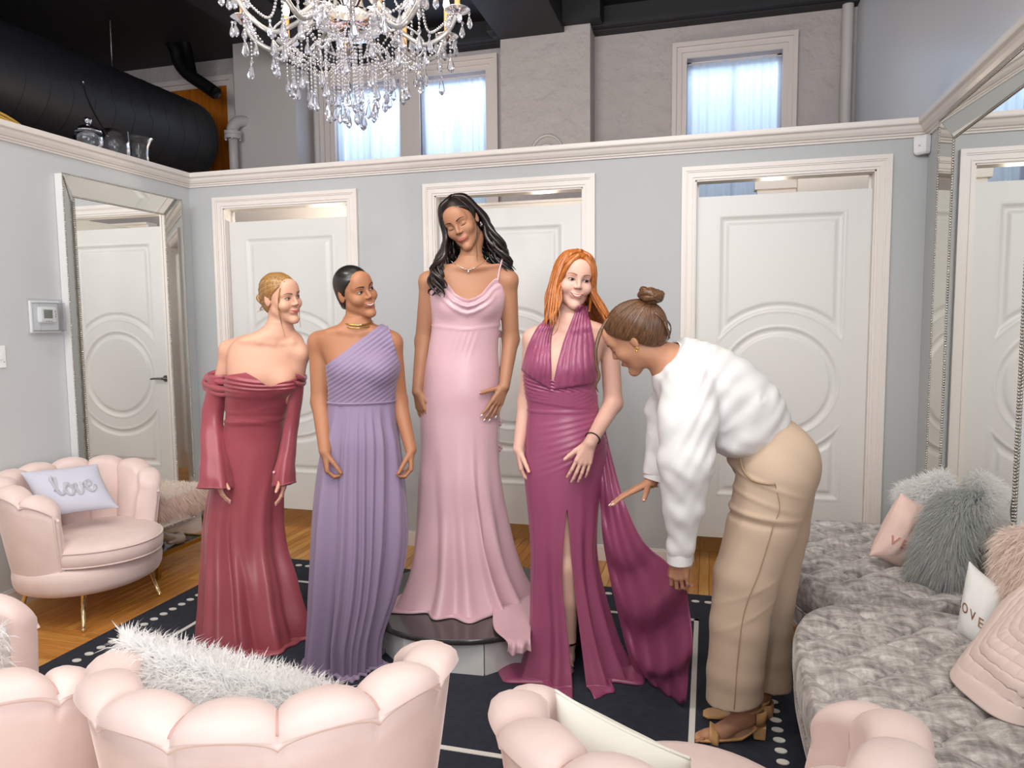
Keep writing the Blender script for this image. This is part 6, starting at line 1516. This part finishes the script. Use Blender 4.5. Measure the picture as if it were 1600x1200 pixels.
# ---------------------------------------------------------------- 5: the stylist, bending
HOLD = at(1066, 892, 2.50)
def woman_stylist():
    p = Person('woman with brown bun in white shirt and beige trousers, bending to lift the dress', 2.55, 1140, (.10, 2.56, .012)); J, m = p.J, p.m; Z = np.array([0, 0, 1.])
    # profile to the left: her forward is image-left
    Fw = -p.R
    H = Head(J(989, 532, .075), p.F, -102, 33, 14, 1.0, eye_mid=(.074, -.010, 0)); M3 = H.M.copy()
    S = p.S
    spine = [J(1042, 566, .0), J(1066, 585, 0), J(1095, 605, 0), J(1130, 630, 0), J(1160, 655, 0), J(1185, 690, 0), J(1205, 730, 0)]
    tw = Sdf(); side = p.F
    for q in (S,):
        q.chain(spine, [.060, .098, .118, .110, .098, .105, .118], .04)
        q.chain([J(1046, 563, 0), H.w((0, -.018, -.075)), H.w((0, -.02, -.02))], [.052, .047, .046], .03)
    NS = J(1078, 605, .125); NE = J(1066, 752, .16); NW = J(1062, 868, .10); FS = J(1062, 612, -.14); FE = at(1036, 690, 2.66); FWr = at(1018, 752, 2.66)
    S.chain([J(1075, 600, .06), NS, NE, NW], [.055, .052, .040, .026], .02); S.chain([J(1070, 600, -.08), FS, FE, FWr], [.05, .048, .04, .026], .02)
    t1 = hand(S, NW, Z*-1+p.R*-.03, p.R*.3-p.F*.9, p.R*-.9-p.F*.2, (.35, .7, .5), .95, thumb=(.85, .4, .35), tcurl=.3)
    t2 = hand(S, FWr, p.R*-.80+Z*-.42+p.F*.1, Z*-.9+p.R*.35, p.F*.75+Z*-.5, (.06, .12, .10), 1.0, spread=.2, thumb=(.30, .95, .25), tcurl=.05)
    hipN, hipF = J(1222, 745, .085), J(1222, 745, -.085); kN, kF = J(1160, 910, .09), J(1200, 915, -.07); aN, aF = J(1168, 1098, .10), J(1190, 1090, -.06)
    for h_, k_, a_ in ((hipN, kN, aN), (hipF, kF, aF)): S.chain([h_, k_, a_], [.092, .055, .034], .03)
    feet = []
    for (ax, ay, dz, pt) in ((1172, 1098, .10, [(1165, 1118), (1130, 1142), (1104, 1151), (1092, 1155)]), (1187, 1087, -.05, [(1181, 1106), (1145, 1124), (1116, 1131), (1100, 1136)])):
        pts = [J(ax, ay, dz)]+[J(x, y, dz) for x, y in pt]; S.chain(pts, [.034, .036, .027, .022, .015], .02)
        for k in range(5): S.cone(J(pt[-1][0]+6+k*1.5, pt[-1][1]-1, dz+.026-.013*k), J(pt[-1][0]-4+k*2.2, pt[-1][1]+4, dz+.030-.0145*k), .0085 if k == 4 else .0078, .0066, .004)
        feet.append(pts)
    S.sub(H.H, H.c, H.M, H.sc, .012); p.box([H.w((x, y, z)) for x in (-.09, .09) for y in (-.11, .12) for z in (-.125, .13)], 0, .0032); p.box([NW]+[t[0] for t in t1], .028, .0036); p.box([FWr]+[t[0] for t in t2], .028, .0036)
    for pts in feet: p.box(pts, .03, .005)
    p.build('skin_warm'); H.features(p.root, 'iris_dark', 'brow_brown', 'lips_soft', closed=True)
    nails(t1, p.root, 'nail_pink'); nails(t2, p.root, 'nail_white')
    C = H.cap(.003, hairline=[(-.2, -.13), (-.075, -.085), (-.045, -.055), (-.022, -.026), (-.004, .002), (.012, .012), (.028, .030), (.052, .060), (.080, .078), (.2, .09)]); C.ops.insert(2, Sdf().ell((0, -.055, .022), (.070, .078, .076), .03).ops[0]); hr = hair_object(H, C, 'hair_brown', p.root)
    bun = np.array([0, -.122, .082]); slick_strands(H, C, slick_starts(210, 6, True), bun*1.0, 'hair_brown', hr, .0018)
    b = MB(); a1 = unit(np.array([1, 0, 0])); a2 = unit(np.cross(unit(bun), a1)); o_ = unit(bun)
    for k in range(9):
        ph = k*.7; r0 = .027+.005*math.sin(k*2.1)
        q = [H.w(bun*1.10+o_*(.012*math.sin(2*t+ph))+a1*r0*math.cos(t+ph)+a2*r0*1.05*math.sin(t+ph)) for t in np.linspace(0, 4.6, 30)]; b.tube(q, np.interp(np.linspace(0, 1, 30), [0, .2, .8, 1], [.004, .0135, .0135, .003]), 8)
    b.sphere(H.w(bun*1.06), .033, 14, 10); b.build('bun', 'hair_brown', hr, kind='stuff')
    mb = MB()
    mb.tube(spline([at(950, 497, 2.47), at(939, 517, 2.45), at(931, 545, 2.44), at(932, 570, 2.44), at(936, 588, 2.44), at(931, 602, 2.44), at(935, 613, 2.44)], 30), np.interp(np.linspace(0, 1, 30), [0, .2, .7, 1], [.004, .0075, .006, .0015]), 7)
    for k in range(8): mb.tube(spline([H.w((.02*(k-4)/4, -.09, .08)), H.w((.05*rng.uniform(-1, 1), -.125, .02)), H.w((.05*rng.uniform(-1, 1), -.118, -.04)), H.w((.06*rng.uniform(-.8, .8), -.09, -.075))], 16), np.linspace(.004, .001, 16), 5)
    mb.build('loose_hair', 'hair_brown', hr, kind='stuff')
    e = H.w((.083, -.006, -.032)); MB().tube([e+H.M @ np.array([.003, .007*math.cos(t), .007*math.sin(t)]) for t in np.linspace(.5, 6, 20)], .0022, 6).build('earring', 'gold', p.root)
    wv = unit(np.array(FE)-np.array(FWr)); a = unit(np.cross(wv, p.F)); c = np.cross(wv, a); MB().tube([np.array(FWr)-wv*.012+(a*math.cos(t)+c*math.sin(t))*.0305 for t in np.linspace(0, 2*PI, 30, endpoint=False)], .0016, 6, closed=True).build('bracelet', 'gold', p.root)
    # ---- shirt: torso, two sleeves, collar band (implicit, wrinkled)
    T = Sdf(); fl = p.F
    T.chain([J(1058, 566, .0), J(1078, 588, 0), J(1108, 612, 0), J(1140, 632, 0), J(1166, 652, 0), J(1186, 672, 0)], [.078, .132, .150, .142, .132, .106], .05)
    T.ell(J(1160, 672, 0), (.09, .13, .07), .06, rot=np.column_stack([p.R, p.F, Z])); T.ell(J(1205, 640, 0), (.03, .09, .03), .05, rot=np.column_stack([p.R, p.F, Z])); T.ell(J(1140, 690, .02), (.07, .11, .035), .05, rot=np.column_stack([p.R, p.F, Z]))
    T.chain([J(1078, 612, .10), J(1074, 660, .15), J(1072, 720, .17), J(1068, 790, .14), J(1064, 850, .115), J(1062, 876, .105)], [.100, .096, .093, .070, .045, .039], .018)
    T.chain([J(1064, 605, -.11), J(1040, 640, -.16), at(1036, 690, 2.68), at(1027, 727, 2.67), at(1024, 741, 2.665)], [.085, .070, .056, .042, .040], .04)
    def half(S_, co, no, rad): co = np.asarray(co, float); no = unit(no); S_.ops.append((lambda P: np.where(((P-co)**2).sum(-1) < rad*rad, (P-co) @ no, -1.0), co-rad, co+rad, .002, 'isect'))
    half(T, J(1045, 557), unit(np.array(J(1033, 549))-np.array(J(1066, 577))), .15); half(T, J(1062, 880, .105), -Z, .12); fd = unit(np.array(at(1020, 748, 2.665))-np.array(at(1036, 690, 2.68))); half(T, at(1025, 745, 2.665), fd, .10)
    h = .0055; lo, hi = T.bounds(); D, l = T.grid(lo-.03, hi+.03, h); v, f = surface_nets(D, l, h); me = mesh(v, f); bm = bmesh.new(); bm.from_mesh(me)
    G0 = bm.verts[:]+bm.edges[:]+bm.faces[:]
    bm.to_mesh(me); nn = np.array([x.normal[:] for x in me.vertices]); v = np.array([x.co[:] for x in me.vertices])
    x_ = (v-J(1100, 600)) @ p.R; z_ = v[:, 2]; y_ = (v-J(1100, 600)) @ p.F; sl = smoothstep(.05, .15, J(1060, 660)[2]-z_)*(x_ < .03)
    wr = .0022*np.sin(x_*55+z_*38+2*np.sin(z_*23+y_*9))*np.sin(z_*31-x_*18+y_*14)+.0018*np.sin(x_*95-z_*70+3*np.sin(x_*20))+.0065*gauss(np.sin((x_*.75+z_*.66)*24+1.2*np.sin(y_*9+x_*11)), 1, .5)*smoothstep(-.02, .12, x_)
    for cx_, cy_, am in ((1140, 660, .012), (1165, 640, .012), (1090, 640, .008)):
        c = J(cx_, cy_, .12); d = unit(p.R*.8+Z*.6); q = v-c; s_ = q @ d; t_ = np.linalg.norm(q-s_[:, None]*d, axis=1); wr = wr+am*gauss(t_, .012, .012)*gauss(s_, 0, .06)
    wr = wr*(1-.6*sl)+sl*.003*np.sin(z_*60+x_*30)*np.sin(x_*45+z_*9)
    v = v+nn*wr[:, None]
    for i, q in enumerate(bm.verts): pass
    bm.verts.ensure_lookup_table()
    for i, q in enumerate(bm.verts): q.co = v[i]
    def cut(co, no, keep=None):
        g = [e for e in bm.verts if keep is None or keep(np.array(e.co))]; vs = set(g); ed = [e for e in bm.edges if e.verts[0] in vs and e.verts[1] in vs]; fc = [q for q in bm.faces if all(w in vs for w in q.verts)]
        bmesh.ops.bisect_plane(bm, geom=g+ed+fc, plane_co=Vector(co), plane_no=Vector(no), clear_outer=True)
    bm.to_mesh(me); bm.free(); o = bpy.data.objects.new('shirt', me); COL.objects.link(o); me.materials.append(MATS['white_linen']); o.parent = p.root; me.transform(Matrix.Translation(-p.root.location)); me.polygons.foreach_set('use_smooth', [True]*len(me.polygons))
    sd = o.modifiers.new('cloth', 'SOLIDIFY'); sd.thickness = .003; sd.offset = -1; shirt = o
    # collar band, cuffs
    cA = np.array(J(1058, 573)); ax = unit(H.w((0, -.018, -.06))-cA); u1 = unit(np.cross(ax, p.F)); u2 = np.cross(ax, u1); cb = []
    for e, rr in ((-.005, .096), (.012, .086), (.026, .079), (.042, .0755), (.050, .0755)): cb.append([cA+ax*(e+.010*math.sin(t))+(u1*math.cos(t)*1.0+u2*math.sin(t)*1.0)*rr for t in np.linspace(0, 2*PI, 48, endpoint=False)])
    o = MB().grid(cb, cv=True).build('collar', 'white_linen', p.root); sd = o.modifiers.new('cloth', 'SOLIDIFY'); sd.thickness = .004
    for (c, d, r0, r1, L_) in ((J(1062, 856, .108), -Z, .041, .040, .055), (at(1029, 733, 2.668), fd, .043, .043, .045)):
        d = unit(d); u1 = unit(np.cross(d, p.F)); u2 = np.cross(d, u1); rows = [[c+d*(L_*t)+(u1*math.cos(a)+u2*math.sin(a))*(r0+(r1-r0)*t+.002*math.sin(3*a)) for a in np.linspace(0, 2*PI, 36, endpoint=False)] for t in (0, .03, .5, .97, 1)]
        o = MB().grid(rows, cv=True).build('cuff', 'white_linen', p.root); sd = o.modifiers.new('cloth', 'SOLIDIFY'); sd.thickness = .004; sd.offset = 1
    # ---- trousers
    B = Sdf()
    B.chain([J(1176, 678, 0), J(1200, 706, 0), J(1218, 738, 0)], [.115, .128, .135], .05)
    for s in (1, -1):
        B.ell(J(1236, 722, .075*s), (.095, .085, .105), .05, rot=np.column_stack([p.R, p.F, Z]))
    B.chain([J(1212, 745, .075), J(1190, 825, .085), J(1165, 900, .09), J(1155, 975, .095), J(1149, 1050, .10), J(1147, 1098, .10)], [.134, .118, .108, .100, .097, .098], .012)
    B.chain([J(1218, 745, -.075), J(1214, 825, -.08), J(1204, 900, -.075), J(1200, 975, -.07), J(1200, 1020, -.07), J(1200, 1075, -.07)], [.130, .112, .098, .087, .084, .085], .012)
    wn = unit(np.cross(unit(np.array(J(1214, 648))-np.array(J(1133, 702))), p.F)); wn = wn if wn[2] > 0 else -wn
    half(B, J(1175, 676), wn, .30)
    half(B, J(1147, 1092, .1), unit(-Z+p.R*.12), .13); half(B, J(1200, 1068, -.07), unit(-Z+p.R*-.12), .118)
    h = .0055; lo, hi = B.bounds(); D, l = B.grid(lo-.03, hi+.03, h); v, f = surface_nets(D, l, h); me = mesh(v, f); nn = np.array([x.normal[:] for x in me.vertices])
    x_ = (v-J(1180, 800)) @ p.R; z_ = v[:, 2]; y_ = (v-J(1180, 800)) @ p.F; low = smoothstep(.0, .25, J(0, 790)[2]-z_)
    wr = .0012*np.sin(z_*26+x_*22+1.5*np.sin(x_*17))*np.sin(x_*21-z_*9+y_*12)*(.4+.6*low)
    for cy_, am, sl in ((748, .006, -.35), (775, .004, -.3), (798, .009, -.12), (808, -.008, -.12), (905, .0022, .5), (940, .002, .6)):
        zc = J(0, cy_)[2]; wr = wr+am*gauss(z_-zc-sl*x_, 0, .010)*gauss(x_, -.02 if cy_ < 850 else 0, .13)*(y_ > -.02)
    v = v+nn*wr[:, None]; bm = bmesh.new(); bm.from_mesh(me); bm.verts.ensure_lookup_table()
    for i, q in enumerate(bm.verts): q.co = v[i]
    bm.to_mesh(me); bm.free(); o = bpy.data.objects.new('trousers', me); COL.objects.link(o); me.materials.append(MATS['beige_twill']); o.parent = p.root; me.transform(Matrix.Translation(-p.root.location)); me.polygons.foreach_set('use_smooth', [True]*len(me.polygons))
    sd = o.modifiers.new('cloth', 'SOLIDIFY'); sd.thickness = .003; sd.offset = -1; tr = o
    def lay(P, S_, off):
        out = []
        for c in P:
            t = np.linspace(.30, -.1, 200); Dv = S_.eval(c+t[:, None]*p.F)-off; i = np.argmax(Dv < 0); out.append(c+p.F*(t[i] if Dv.min() < 0 else 0))
        return np.array(out)
    # waistband, belt loop, pocket, side seam
    wb = lay(spline([J(1140, 702), J(1160, 690), J(1185, 673), J(1205, 659), J(1214, 651)], 24), B, .006); up = wn*.020
    Gw = np.array([[q+up*t+p.F*.002*(1-abs(t)) for q in wb] for t in np.linspace(-1, 1, 7)]); o = MB().grid(Gw).build('waistband', 'beige_twill', tr); sd = o.modifiers.new('cloth', 'SOLIDIFY'); sd.thickness = .006
    MB().tube(lay([J(1183, 664), J(1186, 670), J(1190, 677)], B, .012), .006, 6).build('belt_loop', 'beige_twill', tr)
    MB().tube(lay([J(1140, 708), J(1136, 704)], B, .012), .012, 8).build('waist_button', 'beige_twill', tr)
    MB().tube(lay(spline([J(1156, 706), J(1160, 722), J(1172, 734), J(1192, 737), J(1206, 736)], 20), B, .010), .0035, 6).build('pocket_edge', 'beige_seam', tr)
    MB().tube(lay(spline([J(1206, 738), J(1212, 770), J(1202, 800), J(1184, 860), J(1162, 920), J(1152, 990), J(1145, 1088)], 50), B, .0035), .0016, 5).build('side_seam', 'beige_seam', tr)
    # ---- block heel sandals
    for i, pts in enumerate(feet):
        dz = .10 if i == 0 else -.05; nm = 'sandal'; an = pts[0]; rt = thing_part('sandal', p.root)
        hx, hy = ((1186, 1104), (1198, 1093))[i]; heel_t, heel_b = J(hx, hy+26, dz), J(hx+1, hy+66, dz); zf = .013
        sole_c = [J(hx+3, hy+20, dz), J(hx-8, hy+32, dz), J(hx-32, hy+48, dz), J(hx-58, hy+58, dz), J(hx-80, hy+60, dz), J(hx-100, hy+60, dz)]
        sole_c = spline(sole_c, 26); sole_c[:, 2] = np.maximum(sole_c[:, 2], zf+.006); w_ = np.interp(np.linspace(0, 1, 26), [0, .12, .4, .75, .93, 1], [.018, .029, .027, .040, .034, .016])
        Gs = []
        for dzz in (.004, -.004):
            Gs.append([sole_c+np.array([0, 0, dzz])+p.F*(w_*e)[:, None] for e in (-1, -.6, 0, .6, 1)])
        Gs = np.array(Gs[0]+Gs[1][::-1]); MB().grid(Gs, cu=True).build('sole', 'tan_leather', rt)
        hb = MB(); A = np.array([heel_t+p.R*x+p.F*y for x, y in ((-.026, -.026), (.024, -.026), (.024, .026), (-.026, .026))]); Bb = heel_b.copy(); Bb[2] = zf; Bq = np.array([Bb+p.R*x+p.F*y for x, y in ((-.022, -.022), (.018, -.022), (.018, .022), (-.022, .022))])
        o = hb.add(np.concatenate([Bq, A]), [(3, 2, 1, 0), (4, 5, 6, 7), (0, 1, 5, 4), (1, 2, 6, 5), (2, 3, 7, 6), (3, 0, 4, 7)]).build('heel', 'tan_heel', rt, smooth=False); bevel(o, .005)
        c = J(hx-12, hy+2, dz)
        MB().tube([c+p.R*.036*math.cos(t)+p.F*.038*math.sin(t)+Z*(.010*math.cos(t)) for t in np.linspace(0, 2*PI, 30, endpoint=False)], .0055, 6, closed=True).build('ankle_strap', 'tan_leather', rt)
        cup = []
        for zz, rr in ((hy+24, .032), (hy+14, .036), (hy+2, .036)): cup.append([J(hx-6, zz, dz)+p.R*rr*math.cos(t)+p.F*rr*math.sin(t) for t in np.linspace(-1.5, 1.5, 20)])
        o = MB().grid(cup).build('heel_cup', 'tan_leather', rt); sd = o.modifiers.new('t', 'SOLIDIFY'); sd.thickness = .003
        q0, q1 = np.array(pts[3]), np.array(pts[2]); st_ = []
        for t in np.linspace(-.15*PI, 1.15*PI, 20): st_.append(((q0*.55+q1*.45)+p.F*.041*math.cos(t)+Z*(.034*math.sin(t)-.006)))
        st_ = np.array(st_); Gt = np.array([st_+p.R*e+Z*(e*-.55) for e in np.linspace(-.016, .016, 5)]); o = MB().grid(Gt).build('toe_strap', 'tan_leather', rt); sd = o.modifiers.new('t', 'SOLIDIFY'); sd.thickness = .003
def thing_part(name, parent):
    o = bpy.data.objects.new(name, None); COL.objects.link(o); o.parent = parent; return o
woman_rose(); woman_lavender(); woman_blush(); woman_magenta(); woman_stylist()

# ---------------------------------------------------------------- silver heels under the bench
def heel_pump(loc, ang, label):
    S = Sdf(); S.chain([(.180, 0, .036), (.120, 0, .062), (.065, 0, .095), (.018, 0, .128)], [.036, .028, .025, .027], .02); S.ell((.185, 0, .030), (.046, .037, .028), .015)
    S.chain([(.200, 0, .014), (.135, 0, .020)], [.030, .026], .012, flat=(0, 0, 1), fs=.5); S.chain([(.012, 0, .122), (.004, 0, .06), (.0, 0, .006)], [.018, .008, .006], .012)
    S.chain([(.150, 0, .082), (.095, 0, .108), (.045, 0, .138), (.010, 0, .170)], [.026, .021, .020, .022], .004, op='sub'); S.ell((.232, 0, .036), (.016, .013, .011), .003, 'sub')
    v, f = sdf_mesh(S, .0036); c, s_ = math.cos(ang), math.sin(ang); v = v-np.array([0, 0, v[:, 2].min()]); v = np.stack([v[:, 0]*c-v[:, 1]*s_, v[:, 0]*s_+v[:, 1]*c, v[:, 2]], -1)+np.array(loc)
    t = thing('high_heel_shoe', label, 'shoe', loc, 0, 'silver heels under the fur bench'); obj('upper', v, f, 'silver_shoe', t)
    bow = MB()
    for k in range(3): q = np.array([.196-.006*k, .018*(k-1), .066-.002*k]); bow.sphere((q[0]*c-q[1]*s_+loc[0], q[0]*s_+q[1]*c+loc[1], q[2]+loc[2]), (.016, .014, .007), 8, 6)
    bow.build('glitter_bow', 'sequin', t)
heel_pump((-3.255, 3.505, .142), math.radians(72), 'silver peep-toe heel on the bench shelf, nearer the pink chair front')
heel_pump((-3.375, 3.475, .142), math.radians(78), 'silver peep-toe heel on the bench shelf, nearer the wall')
